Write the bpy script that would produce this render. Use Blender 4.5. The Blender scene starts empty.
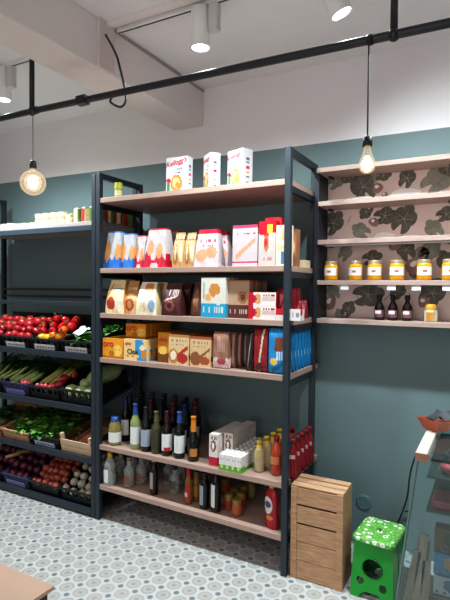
import bpy, math, random
from mathutils import Vector, Matrix
R = random.Random(7)
PI = math.pi
COL = bpy.context.scene.collection
# ---------------------------------------------------------------- camera
F_, CX, CY, CZ, YAW, PIT, ROL = 496.73, 2.2071, -2.3786, 1.4834, -0.49988, -0.02436, 0.00823
FW = Vector((math.sin(YAW)*math.cos(PIT), math.cos(YAW)*math.cos(PIT), math.sin(PIT)))
RT = Vector((math.cos(YAW), -math.sin(YAW), 0)); UP = RT.cross(FW)
R2 = RT*math.cos(ROL)+UP*math.sin(ROL); U2 = -RT*math.sin(ROL)+UP*math.cos(ROL)
CAM = Vector((CX, CY, CZ))
def at(u, v, **k):
    """measured point of the survey photo -> world point on the plane X=, Y= or Z="""
    d = FW+R2*((u-225)/F_)-U2*((v-300)/F_)
    i = {'X': 0, 'Y': 1, 'Z': 2}[list(k)[0]]
    t = (list(k.values())[0]-CAM[i])/d[i]
    return CAM+d*t
def dist(p): return (Vector(p)-CAM).dot(FW)
cd = bpy.data.cameras.new('camera'); cam = bpy.data.objects.new('camera', cd); COL.objects.link(cam)
cam.matrix_world = Matrix(((R2.x, U2.x, -FW.x, CX), (R2.y, U2.y, -FW.y, CY), (R2.z, U2.z, -FW.z, CZ), (0, 0, 0, 1)))
cd.sensor_width = 36; cd.lens = F_/600*36; cd.clip_start = .02
bpy.context.scene.camera = cam
# ---------------------------------------------------------------- materials
def lin(h):
    h = h.lstrip('#'); o = []
    for i in (0, 2, 4):
        c = int(h[i:i+2], 16)/255
        o.append(c/12.92 if c <= .04045 else ((c+.055)/1.055)**2.4)
    return o
CACHE = {}
def C(hexc, rough=.5, noise=.12, scale=30, metal=0, spec=.5, trans=0, name=None, alpha=1, emit=0, stretch=(1, 1, 1), bump=0):
    key = (hexc, rough, noise, scale, metal, trans, alpha, emit, stretch, bump)
    if key in CACHE: return CACHE[key]
    m = bpy.data.materials.new(name or 'mat_'+hexc.lstrip('#')); m.use_nodes = True
    nt = m.node_tree; b = nt.nodes['Principled BSDF']; c = lin(hexc)
    tc = nt.nodes.new('ShaderNodeTexCoord'); mp = nt.nodes.new('ShaderNodeMapping'); mp.inputs['Scale'].default_value = stretch
    nz = nt.nodes.new('ShaderNodeTexNoise'); nz.inputs['Scale'].default_value = scale; nz.inputs['Detail'].default_value = 3
    nt.links.new(tc.outputs['Object'], mp.inputs[0]); nt.links.new(mp.outputs[0], nz.inputs['Vector'])
    mx = nt.nodes.new('ShaderNodeMix'); mx.data_type = 'RGBA'
    mx.inputs[6].default_value = [x*(1-noise*1.6) for x in c]+[1]; mx.inputs[7].default_value = [min(1, x*(1+noise*1.6)) for x in c]+[1]
    nt.links.new(nz.outputs['Fac'], mx.inputs[0]); nt.links.new(mx.outputs[2], b.inputs['Base Color'])
    b.inputs['Roughness'].default_value = rough; b.inputs['Metallic'].default_value = metal
    b.inputs['Specular IOR Level'].default_value = spec
    if trans: b.inputs['Transmission Weight'].default_value = trans
    if alpha < 1: b.inputs['Alpha'].default_value = alpha
    if emit: b.inputs['Emission Color'].default_value = c+[1]; b.inputs['Emission Strength'].default_value = emit
    if bump:
        bp = nt.nodes.new('ShaderNodeBump'); bp.inputs['Strength'].default_value = bump; bp.inputs['Distance'].default_value = .004
        nt.links.new(nz.outputs['Fac'], bp.inputs['Height']); nt.links.new(bp.outputs[0], b.inputs['Normal'])
    CACHE[key] = m
    return m
def nodes(m):
    m.use_nodes = True; nt = m.node_tree
    def N(op, a, b=None, c=None):
        n = nt.nodes.new('ShaderNodeMath'); n.operation = op
        for i, x in enumerate((a, b, c)):
            if x is None: continue
            if isinstance(x, (int, float)): n.inputs[i].default_value = x
            else: nt.links.new(x, n.inputs[i])
        return n.outputs[0]
    def MIX(f, a, b):
        n = nt.nodes.new('ShaderNodeMix'); n.data_type = 'RGBA'
        for i, x in ((0, f), (6, a), (7, b)):
            if isinstance(x, (int, float)): n.inputs[i].default_value = x
            elif isinstance(x, str): n.inputs[i].default_value = lin(x)+[1]
            else: nt.links.new(x, n.inputs[i])
        return n.outputs[2]
    return nt, nt.nodes['Principled BSDF'], N, MIX
WOOD = C('#a98f83', .5, .13, 9, stretch=(1, 9, 9), name='shelf_wood')
WOODR = C('#a58e84', .6, .2, 9, stretch=(1.5, 9, 9), name='wall_shelf_wood')
CRW = C('#b08a6a', .7, .35, 14, stretch=(1, 6, 6), name='crate_wood', bump=.3)
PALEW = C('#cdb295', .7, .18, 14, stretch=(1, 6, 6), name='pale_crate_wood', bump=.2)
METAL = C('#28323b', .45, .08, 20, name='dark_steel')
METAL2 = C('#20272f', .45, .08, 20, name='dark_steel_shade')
BLACK = C('#141518', .5, .1, 20, name='black_plastic')
TUBE = C('#23262b', .45, .08, 20, name='black_tube')
WHITE = C('#e4e3e2', .5, .05, 20, name='white_plastic')
# ---------------------------------------------------------------- mesh helpers
class MB:
    def __init__(s): s.v = []; s.f = []; s.m = []
    def add(s, vs, fs, m=0, M=None):
        o = len(s.v)
        for p in vs:
            p = Vector(p)
            s.v.append(M @ p if M else p)
        for i, f in enumerate(fs):
            s.f.append([o+k for k in f]); s.m.append(m[i] if isinstance(m, list) else m)
        return s
    def box(s, x0, x1, y0, y1, z0, z1, m=0, M=None):
        vs = [(x, y, z) for z in (z0, z1) for y in (y0, y1) for x in (x0, x1)]
        return s.add(vs, [(0, 2, 3, 1), (4, 5, 7, 6), (0, 1, 5, 4), (2, 6, 7, 3), (0, 4, 6, 2), (1, 3, 7, 5)], m, M)
    def lathe(s, prof, seg=20, m=0, M=None, a0=0, a1=2*PI):
        full = abs(a1-a0-2*PI) < 1e-6; n = seg if full else seg+1; vs = []; fs = []
        for r, z in prof:
            for k in range(n):
                a = a0+(a1-a0)*k/seg; vs.append((r*math.cos(a), r*math.sin(a), z))
        for i in range(len(prof)-1):
            for k in range(seg):
                k2 = (k+1) % n
                fs.append((i*n+k, i*n+k2, (i+1)*n+k2, (i+1)*n+k))
        return s.add(vs, fs, m, M)
    def tube(s, pts, r, seg=8, m=0, caps=True):
        pts = [Vector(p) for p in pts]; vs = []; fs = []
        rr = r if isinstance(r, (list, tuple)) else [r]*len(pts)
        up = Vector((0, 0, 1)); d0 = (pts[1]-pts[0]).normalized()
        if abs(d0.dot(up)) > .9: up = Vector((1, 0, 0))
        for i, p in enumerate(pts):
            d = (pts[min(i+1, len(pts)-1)]-pts[max(i-1, 0)]).normalized()
            a = d.cross(up).normalized(); b = a.cross(d)
            for k in range(seg):
                t = 2*PI*k/seg; vs.append(p+(a*math.cos(t)+b*math.sin(t))*rr[i])
        for i in range(len(pts)-1):
            for k in range(seg):
                k2 = (k+1) % seg; fs.append((i*seg+k, (i+1)*seg+k, (i+1)*seg+k2, i*seg+k2))
        if caps:
            fs.append(tuple(range(seg))); fs.append(tuple((len(pts)-1)*seg+k for k in reversed(range(seg))))
        return s.add(vs, fs, m)
    def ball(s, c, r, seg=12, rings=8, m=0, fn=None, M=None):
        vs = []; fs = []
        rx, ry, rz = r if isinstance(r, (tuple, list)) else (r, r, r)
        for i in range(rings+1):
            ph = PI*i/rings
            for k in range(seg):
                t = 2*PI*k/seg; q = fn(ph, t) if fn else 1
                vs.append((c[0]+rx*q*math.sin(ph)*math.cos(t), c[1]+ry*q*math.sin(ph)*math.sin(t), c[2]-rz*q*math.cos(ph)))
        for i in range(rings):
            for k in range(seg):
                k2 = (k+1) % seg; fs.append((i*seg+k, i*seg+k2, (i+1)*seg+k2, (i+1)*seg+k))
        return s.add(vs, fs, m, M)
    def build(s, name, mats, parent=None, loc=(0, 0, 0), rot=(0, 0, 0), smooth=False, bevel=0, kind=None):
        me = bpy.data.meshes.new(name); me.from_pydata([tuple(v) for v in s.v], [], s.f)
        if not isinstance(mats, (list, tuple)): mats = [mats]
        for m in mats: me.materials.append(m)
        me.polygons.foreach_set('material_index', s.m)
        if smooth: me.polygons.foreach_set('use_smooth', [True]*len(me.polygons))
        me.update()
        o = bpy.data.objects.new(name, me); COL.objects.link(o)
        o.parent = parent; o.location = loc; o.rotation_euler = rot
        if bevel:
            b = o.modifiers.new('bevel', 'BEVEL'); b.width = bevel; b.segments = 2; b.limit_method = 'ANGLE'
        if kind: o['kind'] = kind
        return o
def tag(o, label, cat, group=None):
    o['label'] = label; o['category'] = cat
    if group: o['group'] = group
    elif 'group' in o: del o['group']
    return o
def thing(name, label, cat, loc=(0, 0, 0), rz=0, group=None):
    o = bpy.data.objects.new(name, None); COL.objects.link(o); o.empty_display_size = .02
    o.location = loc; o.rotation_euler = (0, 0, rz)
    return tag(o, label, cat, group)
def dup(o, loc, rot=None, label=None, group=None, scale=None):
    c = o.copy(); COL.objects.link(c); c.location = loc
    if rot is not None: c.rotation_euler = rot if isinstance(rot, (tuple, list)) else (0, 0, rot)
    if label: c['label'] = label
    if group: c['group'] = group
    if scale: c.scale = scale if isinstance(scale, (tuple, list)) else (scale,)*3
    for ch in list(o.children):
        d = ch.copy(); COL.objects.link(d); d.parent = c
        for g in list(ch.children):
            e = g.copy(); COL.objects.link(e); e.parent = d
    return c
TXT = {}
def tomesh(nm, cu):
    t = bpy.data.objects.new('tmp', cu); COL.objects.link(t); bpy.context.view_layer.update()
    me = bpy.data.meshes.new_from_object(t.evaluated_get(bpy.context.evaluated_depsgraph_get())); bpy.data.objects.remove(t)
    o = bpy.data.objects.new(nm, me); COL.objects.link(o); return o
def lettering(text, width, mat, parent, loc, rot=(PI/2, 0, 0), shear=0, bold=.0):
    key = (text, round(width, 3), mat.name, shear, bold)
    if key not in TXT:
        cu = bpy.data.curves.new('lettering', 'FONT'); cu.body = text; cu.align_x = 'CENTER'; cu.size = 1; cu.shear = shear; cu.offset = bold; cu.extrude = .0
        t = bpy.data.objects.new('tmp', cu); COL.objects.link(t)
        bpy.context.view_layer.update()
        me = bpy.data.meshes.new_from_object(t.evaluated_get(bpy.context.evaluated_depsgraph_get()))
        bpy.data.objects.remove(t)
        xs = [v.co.x for v in me.vertices]; s = width/(max(xs)-min(xs)); me.transform(Matrix.Scale(s, 4))
        me.materials.clear(); me.materials.append(mat); TXT[key] = me
    o = bpy.data.objects.new('lettering', TXT[key]); COL.objects.link(o); o.parent = parent; o.location = loc; o.rotation_euler = rot
    return o
# ---------------------------------------------------------------- setting
W = 1.271; D = .404; YW = .52; ZC = 2.82
m = bpy.data.materials.new('floor_tiles'); nt, bs, N, MIX = nodes(m)
g = nt.nodes.new('ShaderNodeNewGeometry'); sp = nt.nodes.new('ShaderNodeSeparateXYZ'); nt.links.new(g.outputs['Position'], sp.inputs[0])
P = .0905
ux = N('DIVIDE', N('SUBTRACT', sp.outputs[0], .643), P); uy = N('DIVIDE', N('ADD', sp.outputs[1], .262), P)
fx = N('SUBTRACT', N('FRACT', N('ADD', ux, .5)), .5); fy = N('SUBTRACT', N('FRACT', N('ADD', uy, .5)), .5)
rad = N('SQRT', N('ADD', N('MULTIPLY', fx, fx), N('MULTIPLY', fy, fy)))
gx = N('SUBTRACT', .5, N('ABSOLUTE', fx)); gy = N('SUBTRACT', .5, N('ABSOLUTE', fy))
rc = N('SQRT', N('ADD', N('MULTIPLY', gx, gx), N('MULTIPLY', gy, gy)))
wn = nt.nodes.new('ShaderNodeTexWhiteNoise'); cb = nt.nodes.new('ShaderNodeCombineXYZ')
nt.links.new(N('FLOOR', N('ADD', ux, .5)), cb.inputs[0]); nt.links.new(N('FLOOR', N('ADD', uy, .5)), cb.inputs[1]); nt.links.new(cb.outputs[0], wn.inputs['Vector'])
cell = MIX(wn.outputs['Value'], '#a8a6a2', '#a0a09d')
c1 = MIX(N('LESS_THAN', rad, .41), '#bbbcbc', cell)
c1 = MIX(N('MULTIPLY', N('LESS_THAN', rad, .27), N('GREATER_THAN', rad, .2)), c1, '#b1b0ad')
c1 = MIX(N('LESS_THAN', rad, .065), c1, '#8a8b88')
c1 = MIX(N('LESS_THAN', rc, .155), c1, '#747d7b')
nt.links.new(c1, bs.inputs['Base Color']); bs.inputs['Roughness'].default_value = .45
MB().add([(-3.2, -5, 0), (4.2, -5, 0), (4.2, YW+.1, 0), (-3.2, YW+.1, 0)], [(0, 1, 2, 3)]).build('floor', m, kind='structure')
m = bpy.data.materials.new('two_tone_wall_paint'); nt, bs, N, MIX = nodes(m)
g = nt.nodes.new('ShaderNodeNewGeometry'); sp = nt.nodes.new('ShaderNodeSeparateXYZ'); nt.links.new(g.outputs['Position'], sp.inputs[0])
nz = nt.nodes.new('ShaderNodeTexNoise'); nz.inputs['Scale'].default_value = 2.5; nt.links.new(g.outputs['Position'], nz.inputs['Vector'])
zl = N('SUBTRACT', 2.372, N('MULTIPLY', N('ADD', sp.outputs[0], .6), .010))
nt.links.new(MIX(N('GREATER_THAN', sp.outputs[2], zl), MIX(nz.outputs[0], '#697d80', '#708588'), MIX(nz.outputs[0], '#e0dddf', '#e5e2e4')), bs.inputs['Base Color'])
bs.inputs['Roughness'].default_value = .6
MB().box(-3.2, 4.2, YW, YW+.1, -.02, ZC+.02).build('wall_back', m, kind='structure')
PLA = C('#e6e5e7', .8, .03, 4, name='ceiling_plaster'); PLB = C('#dfd8d7', .8, .03, 4, name='beam_plaster')
MB().box(-3.2, 4.2, -5, YW+.1, ZC, ZC+.1).build('ceiling', PLA, kind='structure')
MB().box(-3.3, -3.2, -5, YW+.1, 0, ZC).build('wall_left', C('#bdb3ad', .8, .04, 4), kind='structure')
MB().box(4.2, 4.3, -5, YW+.1, 0, ZC).build('wall_right', C('#bdb3ad', .8, .04, 4), kind='structure')
MB().box(.215, .445, -4.6, YW, 2.575, ZC).build('trim_1', PLB, kind='structure', bevel=.006)       # deep ceiling beam
MB().box(.44, .462, -.50, -.385, 2.575, ZC).build('trim_2', C('#d2c6c2', .8, .03), kind='structure', bevel=.003)
MB().box(.462, 4.2, -.445, -.41, ZC-.02, ZC).build('trim_3', PLB, kind='structure')
MB().box(.445, .452, -.385, YW, ZC-.018, ZC-.006).build('trim_4', C('#a5988f', .8, .03), kind='structure')
# ---------------------------------------------------------------- main shelving unit
ZS = [2.040, 1.600, 1.319, 1.038, .483, .215]
ps = .016
unit = thing('shelving_unit', 'tall dark steel shelving unit with six pale wood shelves of groceries and bottles', 'shelves')
for x in (0, W):
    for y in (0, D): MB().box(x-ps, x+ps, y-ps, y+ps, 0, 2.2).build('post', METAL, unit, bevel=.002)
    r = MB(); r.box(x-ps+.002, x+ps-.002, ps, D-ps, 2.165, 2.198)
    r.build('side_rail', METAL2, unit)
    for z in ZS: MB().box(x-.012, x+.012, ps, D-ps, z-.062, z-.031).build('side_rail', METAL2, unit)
MB().box(W-.009, W+.012, ps, D-ps, .655, .69).build('guard_rail', METAL, unit, bevel=.002)
for i, z in enumerate(ZS):
    b = MB(); z0, z1 = z, z
    if i == 5: z0, z1 = .228, .207
    th = .030
    vs = [(x, y, (z0 if x < .5 else z1)-(th if k == 0 else 0)) for k in (0, 1) for y in (-.012, .508) for x in (-.012, W+.006)]
    b.add(vs, [(0, 2, 3, 1), (4, 5, 7, 6), (0, 1, 5, 4), (2, 6, 7, 3), (0, 4, 6, 2), (1, 3, 7, 5)])
    b.build('shelf', WOOD, unit, bevel=.002)
# ---------------------------------------------------------------- left unit (greengrocer rack)
TILT = math.radians(13)
ROWS = [1.052, .712, .386, .055]
rack = thing('produce_rack', 'dark steel rack to the left with sloping crate shelves and a pale top shelf', 'shelves', (0, 0, 0))
XL = -1.435; XR = -.036
for x in (XL, XR):
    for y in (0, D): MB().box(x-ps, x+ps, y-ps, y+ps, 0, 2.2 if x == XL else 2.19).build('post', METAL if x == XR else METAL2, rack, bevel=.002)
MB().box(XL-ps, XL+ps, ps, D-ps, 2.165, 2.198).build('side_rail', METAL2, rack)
MB().box(XL, XR, -.012, .508, 1.877, 1.902).build('top_shelf', C('#a59c9a', .5, .08, 9, stretch=(1, 9, 9)), rack, bevel=.002)
MB().box(XL+ps, XR-ps, -.016, .014, 1.842, 1.877).build('front_rail', C('#3a4550', .4, .08), rack, bevel=.002)
r = MB(); r.box(XL+ps, XR-ps, -.014, .012, 1.358, 1.385); r.build('front_rail', METAL, rack, bevel=.002)
for z in (1.395, 1.45): MB().box(XL+ps, XR-ps, D-.012, D+.012, z, z+.02).build('rear_rail', METAL, rack)
for z in ROWS:
    b = MB(); b.box(XL+ps, XR-ps, -.018, .004, z-.04, z-.002); 
    b.box(XL+ps, XR-ps, .004, .43, -.02, -.004, M=Matrix.Translation((0, 0, z-.012)) @ Matrix.Rotation(TILT, 4, 'X'))
    for k in range(8): b.ball((XL+.1+k*.18, -.019, z-.024), .005, 8, 6)
    b.build('sloping_shelf', METAL, rack)
# ---------------------------------------------------------------- packs
def skin(base, *shapes):
    def f(u, v):
        k = base
        for s in shapes:
            if s[0] == 'r' and s[1] <= u <= s[2] and s[3] <= v <= s[4]: k = s[5]
            if s[0] == 'e' and ((u-s[1])/s[3])**2+((v-s[2])/s[4])**2 <= 1: k = s[5]
            if s[0] == 'w' and v <= s[1]+s[2]*math.sin(u*s[3]): k = s[4]       # wavy lower band
            if s[0] == 'd' and abs((v-s[2])-(u-s[1])*s[3]) < s[4] and s[5] <= u <= s[6]: k = s[7]  # diagonal stroke
            if s[0] == 't' and s[1] <= u <= s[2] and s[3] <= v <= s[4] and int(u*s[5]*7.3+1.7*math.sin(u*37)) % 2 == 0: k = s[6]  # small print
        return k
    return f
def pack(name, kind, w, d, h, front, mats, side=None, nu=22, nv=26, top=None, seed=0):
    """carton / bag / pillow packet; origin: centre of base"""
    rr = random.Random(seed); b = MB(); nd = 6; side = side or (lambda u, v: front(.98 if u > .5 else .02, v))
    per = [('f', i/nu) for i in range(nu)]+[('r', i/nd) for i in range(nd)]+[('b', i/4) for i in range(4)]+[('l', i/nd) for i in range(nd)]
    ph = rr.random()*6; lean = rr.uniform(-.004, .004)
    for j in range(nv+1):
        v = j/nv; hw, hd = w/2, d/2; bul = 0; zz = v*h
        if kind == 'bag':
            t = max(0, 1-max(0, v-.4)/.55); hd = d/2*max(.07, t**.7); hw = w/2*(1-.26*max(0, v-.1)); bul = .008*math.sin(PI*min(1, v*1.2))
        elif kind == 'tapered':
            hd = d/2*(1-.55*v); hw = w/2*(1-.25*v*v); bul = .004
        elif kind == 'pillow':
            t = min(1, 4*v, 4*(1-v)) if 0 < v < 1 else 0
            hd = d/2*max(.08, math.sqrt(max(0, 1-(1-t)**2))); hw = w/2*(1-.02*math.sin(v*PI)); bul = .003
        for s, u in per:
            wob = .0009*math.sin(9*u+13*v+ph)+.0007*math.sin(31*u-7*v) if kind != 'carton' else 0
            if s == 'f': x, y = -hw+2*hw*u, -hd-bul*math.sin(PI*u)+wob
            elif s == 'r': x, y = hw+(bul*.5*math.sin(PI*u)), -hd+2*hd*u
            elif s == 'b': x, y = hw-2*hw*u, hd+bul*math.sin(PI*u)
            else: x, y = -hw-(bul*.5*math.sin(PI*u)), hd-2*hd*u
            b.v.append(Vector((x+lean*v, y, zz)))
    n = len(per)
    for j in range(nv):
        v = (j+.5)/nv
        for k in range(n):
            s, u = per[k]; k2 = (k+1) % n
            b.f.append([j*n+k, j*n+k2, (j+1)*n+k2, (j+1)*n+k])
            q = front(u+.5/nu, v) if s == 'f' else side(u+.5/nd, v) if s == 'r' else side(.2, v)
            b.m.append(q)
    b.f.append(list(reversed(range(n)))); b.m.append(side(.5, .02))
    b.f.append([nv*n+k for k in range(n)]); b.m.append(side(.5, .98) if top is None else top)
    return b.build(name, mats, smooth=False)
def span(u0, u1, vtop, Y, z):
    a, c = at(u0, vtop+15, Y=Y), at(u1, vtop+15, Y=Y); t = at((u0+u1)/2, vtop, Y=Y)
    return (a.x+c.x)/2, c.x-a.x, t.z-z
def put(name, kind, u0, u1, vtop, Y, z, d, front, mats, label, cat, side=None, group=None, rz=0, rows=0, step=None, **k):
    x, w, h = span(u0, u1, vtop, Y, z)
    o = pack(name, kind, w, d, h, front, mats, side, **k)
    o.location = (x, Y+d/2, z); o.rotation_euler = (0, 0, rz); tag(o, label[0] if isinstance(label, list) else label, cat, group)
    o['w'] = w; o['h'] = h
    step = step or d+.003
    for i in range(rows):
        dup(o, (x, Y+d/2+(i+1)*step, z), rz, label=label[min(i+1, len(label)-1)] if isinstance(label, list) else None)
    return o
H = lambda *hs: [C(h, .42, .07, 40) for h in hs]
ORD = ['', 'second', 'third', 'fourth', 'fifth', 'sixth', 'seventh', 'eighth', 'ninth']
# --- top shelf: cereal boxes
z = ZS[0]+.0005
RED = C('#c8142c', .5, .05)
cm = H('#cbccd0', '#c8142c', '#e08a3c', '#3f8c4c', '#5a5c66', '#f2c38a')
fr = skin(0, ('r', .05, .2, .02, .35, 3), ('e', .12, .36, .1, .07, 1), ('e', .5, .26, .27, .25, 2), ('e', .48, .28, .18, .15, 5), ('e', .55, .22, .1, .08, 2), ('t', .35, .75, .62, .68, 9, 4), ('t', .35, .75, .54, .59, 7, 4))
sd = skin(0, ('r', .35, .7, .7, .75, 4), ('r', .4, .6, .6, .64, 4), ('r', .4, .6, .48, .52, 1), ('r', .4, .6, .36, .4, 2), ('r', .4, .65, .24, .28, 4), ('r', .3, .7, .06, .1, 4))
for (u0, u1, vt, rz, lab) in ((165.5, 187.5, 157, 0, 'white cereal box with red script and biscuit picture, leftmost on the top shelf'),
                              (203, 215, 153.5, math.radians(-38), 'white cereal box turned mostly side on, middle of three on the top shelf'),
                              (228, 246, 149.5, math.radians(-20), 'white cereal box nearest the right post on the top shelf')):
    x, w, h = span(u0, u1, vt, .06, z); w = .148 if rz == 0 else .125 if u0 > 220 else .1
    dd = .06 if rz == 0 else .062 if u0 < 220 else .072
    o = pack('cereal_box', 'carton', w, dd, h, fr, cm, sd); o.location = (x, .06+dd/2, z); o.rotation_euler = (0, 0, rz)
    tag(o, lab, 'cereal box')
    lt = lettering("Kellogg's", w*1.0, RED, o, (0, -dd/2-.0012, h*.79), (PI/2, math.radians(-9), 0), shear=.35, bold=.018)
# little jar, top left
p = at(118.5, 193, Y=.03)
jar = thing('spice_jar', 'small jar with yellow green lid alone at the left end of the top shelf', 'jar', (p.x, .03, z))
MB().lathe([(0, 0), (.021, 0), (.023, .006), (.023, .05), (0, .05)], 16).build('jar_body', C('#b9b18a', .3, .2), jar, smooth=True)
MB().lathe([(.0235, .012), (.0235, .04)], 16).build('paper_label', C('#d8cf9e', .5, .2), jar)
MB().lathe([(0, .092), (.024, .09), (.026, .05), (0, .049)], 16).build('lid', C('#b8b62e', .35, .1), jar)
# --- second shelf
z = ZS[1]+.0005
bm_ = H('#bdbcc2', '#2f6fc0', '#d9985e', '#b9c4d8')
fb = skin(0, ('w', .34, .12, 9, 1), ('e', .18, .45, .2, .28, 2), ('e', .85, .45, .16, .22, 2), ('r', 0, 1, .95, 1, 1), ('t', .2, .8, .78, .84, 8, 3))
put('bread_bag', 'tapered', 103.5, 119, 231, .02, z, .10, fb, bm_, ['white and blue toast bag by the left post, second shelf', 'white and blue toast bag behind the one at the left post'], 'bread bag', rows=1, step=.15)
put('bread_bag', 'tapered', 119.5, 132.5, 233, .035, z, .10, fb, bm_, 'white and blue toast bag second from the left post', 'bread bag')
rm_ = H('#c2babc', '#c11f3a', '#d69a72', '#c9bcc0')
frd = skin(0, ('w', .32, .14, 11, 1), ('e', .25, .5, .16, .2, 2), ('e', .7, .42, .15, .2, 2), ('r', 0, 1, .96, 1, 1), ('t', .2, .8, .8, .86, 8, 3), ('e', .5, .05, .2, .06, 0))
put('bread_bag', 'tapered', 133, 144, 235, .05, z, .11, frd, rm_, 'white and red toast bag half hidden beside the blue ones', 'bread bag')
put('bread_bag', 'tapered', 143.5, 165, 228, .01, z, .11, frd, rm_, ['tall white and red toast bag, front one on the second shelf', 'white and red toast bag standing behind the tall front one'], 'bread bag', rows=1, step=.13)
bg = H('#c9a070', '#a9743f', '#e2cfae', '#8d5c34')
fbg = skin(0, ('r', 0, 1, .78, .9, 3), ('t', .05, .95, .8, .88, 6, 2), ('e', .3, .36, .22, .3, 1), ('e', .78, .4, .16, .26, 2), ('e', .3, .4, .1, .2, 2))
put('biscuit_bag', 'bag', 172, 183.5, 232, .02, z, .07, fbg, bg, ['beige biscuit bag, left of the pair on the second shelf', 'beige biscuit bag behind the left of the pair'], 'biscuit bag', rows=1, step=.1, seed=3)
put('biscuit_bag', 'bag', 184, 195, 232, .02, z, .07, fbg, bg, ['beige biscuit bag, right of the pair on the second shelf', 'beige biscuit bag behind the right of the pair'], 'biscuit bag', rows=1, step=.1, seed=4)
pk = H('#c8bcc0', '#c2456a', '#d99a78', '#c8193d', '#cfc0c8')
fpk = skin(0, ('r', 0, 1, .9, 1, 3), ('e', .3, .3, .25, .17, 2), ('e', .72, .38, .22, .16, 2), ('t', .2, .9, .66, .74, 7, 1), ('r', 0, 1, 0, .07, 4), ('t', .3, .8, .54, .58, 5, 1))
put('croissant_bag', 'tapered', 194, 218, 229, .0, z, .08, fpk, pk, ['white and pink croissant bag with red top, second shelf centre', 'pink topped croissant bag behind the front one'], 'bread bag', rows=1, step=.11)
fpk2 = skin(0, ('r', 0, 1, .93, 1, 1), ('d', .5, .42, .55, .06, .15, .9, 2), ('t', .15, .9, .76, .82, 7, 1), ('r', 0, 1, .09, .12, 1), ('t', .3, .6, .55, .6, 5, 4), ('e', .28, .28, .1, .06, 2))
put('rusk_box', 'carton', 232.5, 257.5, 225, .005, z, .055, fpk2, pk, ['white box with pink stripe and rusks, right of the gap', 'white and pink box behind the front rusk box'], 'rusk box', rows=1, step=.07)
rd = H('#c6bab6', '#c3152c', '#b3763f', '#efc23e', '#6f94b8')
frr = skin(0, ('r', 0, 1, .72, 1, 1), ('d', .2, .76, -.15, .07, 0, .6, 1), ('e', .45, .5, .14, .18, 2), ('e', .42, .52, .08, .1, 1), ('r', .5, .8, .74, .92, 3), ('t', .2, .8, .12, .18, 5, 1))
put('rusk_box', 'carton', 258.5, 275.5, 221, .0, z, .05, frr, rd, 'white rusk box with red top corner and brown biscuit', 'rusk box')
put('rusk_box', 'tapered', 261, 282, 217, .06, z, .07, skin(1, ('e', .5, .8, .25, .1, 3), ('e', .2, .8, .1, .08, 0)), rd, ['red packet standing behind the rusk boxes', 'red packet farther back behind the rusk boxes'], 'rusk packet', rows=1, step=.12)
put('rusk_box', 'carton', 276, 289.5, 225, .0, z, .05, skin(0, ('r', .3, .8, .6, .9, 2), ('r', .35, .7, .05, .35, 4), ('t', .1, .9, .4, .5, 6, 3)), H('#eadfc4', '#c3152c', '#dfc597', '#e0b95c', '#5f86b4'), 'cream box with blue code stripe against the right post', 'rusk box')
put('rusk_box', 'carton', 289, 296, 229, .13, z, .06, skin(0, ('e', .5, .5, .3, .2, 1)), H('#9a6a50', '#c9a070'), 'brown box seen just past the right post, second shelf', 'rusk box')
x = at(297, 262, Y=.2).x
tag(MB().box(-.03, .035, -.05, .05, 0, .042).build('small_carton', C('#d9c7a3', .5, .2), None, (1.235, .30, z), bevel=.001), 'small cream carton lying at the right end of the second shelf', 'carton')
# --- third shelf
z = ZS[2]+.0005
cb_ = H('#e6d6a8', '#b5432e', '#c98a4a', '#7f93ad', '#efe6cd')
f3 = skin(0, ('r', .1, .9, .72, .76, 3), ('e', .3, .3, .25, .2, 1), ('e', .75, .28, .2, .22, 4), ('d', .1, .6, 1.6, .1, 0, .25, 2), ('t', .2, .8, .8, .86, 6, 2))
put('biscuit_bag', 'bag', 105.5, 124, 280, .01, z, .075, f3, cb_, ['cream biscuit bag with red emblem nearest the left post', 'cream biscuit bag behind the one nearest the left post'], 'biscuit bag', side=skin(2), rows=1, step=.09, seed=5)
put('biscuit_bag', 'bag', 124, 137, 281, .03, z, .075, skin(0, ('r', 0, 1, .55, 1, 2), ('e', .45, .28, .35, .2, 1), ('e', .45, .28, .2, .11, 2), ('t', .1, .9, .75, .8, 5, 4)), H('#d9bf8f', '#b8543a', '#c08f5a', '#8a6a50', '#efe6cd'), 'tan biscuit bag with round red emblem, third shelf', 'biscuit bag', seed=6)
put('biscuit_bag', 'bag', 136, 156, 282, .0, z, .085, skin(4, ('r', .3, .8, .72, .95, 2), ('e', .8, .28, .15, .2, 3), ('e', .3, .18, .22, .1, 0), ('d', .5, .4, .8, .05, .3, .8, 0)), H('#e6d6a8', '#b5432e', '#d88c5c', '#8fa6c4', '#f0e7cf'), ['pale cream biscuit bag with orange patch, third shelf', 'pale cream biscuit bag behind the orange patched one'], 'biscuit bag', side=skin(0), rows=1, step=.1, seed=7)
br = H('#4c2326', '#c9b3ac', '#8b4b46', '#6d3a3a')
f4 = skin(0, ('t', .2, .85, .62, .8, 5, 1), ('e', .45, .3, .26, .17, 2), ('e', .42, .31, .15, .09, 0), ('d', .3, .5, .2, .03, .15, .8, 1))
put('cocoa_biscuit_bag', 'bag', 161.5, 180.5, 283, .0, z, .08, f4, br, ['dark brown cocoa biscuit bag with pale writing, third shelf', 'dark brown bag second in line behind the front one', 'dark brown bag at the back of its line'], 'biscuit bag', rows=2, step=.1, seed=8)
put('cocoa_biscuit_bag', 'bag', 191, 201, 282, .04, z, .08, skin(0, ('e', .5, .5, .3, .3, 2), ('e', .5, .2, .3, .1, 3)), H('#5c3a30', '#c9b3ac', '#9b6b4e', '#7d4c3a'), ['brown biscuit bag beside the blue and white box', 'brown biscuit bag at the back beside the blue box'], 'biscuit bag', rows=1, step=.13, seed=9)
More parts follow.
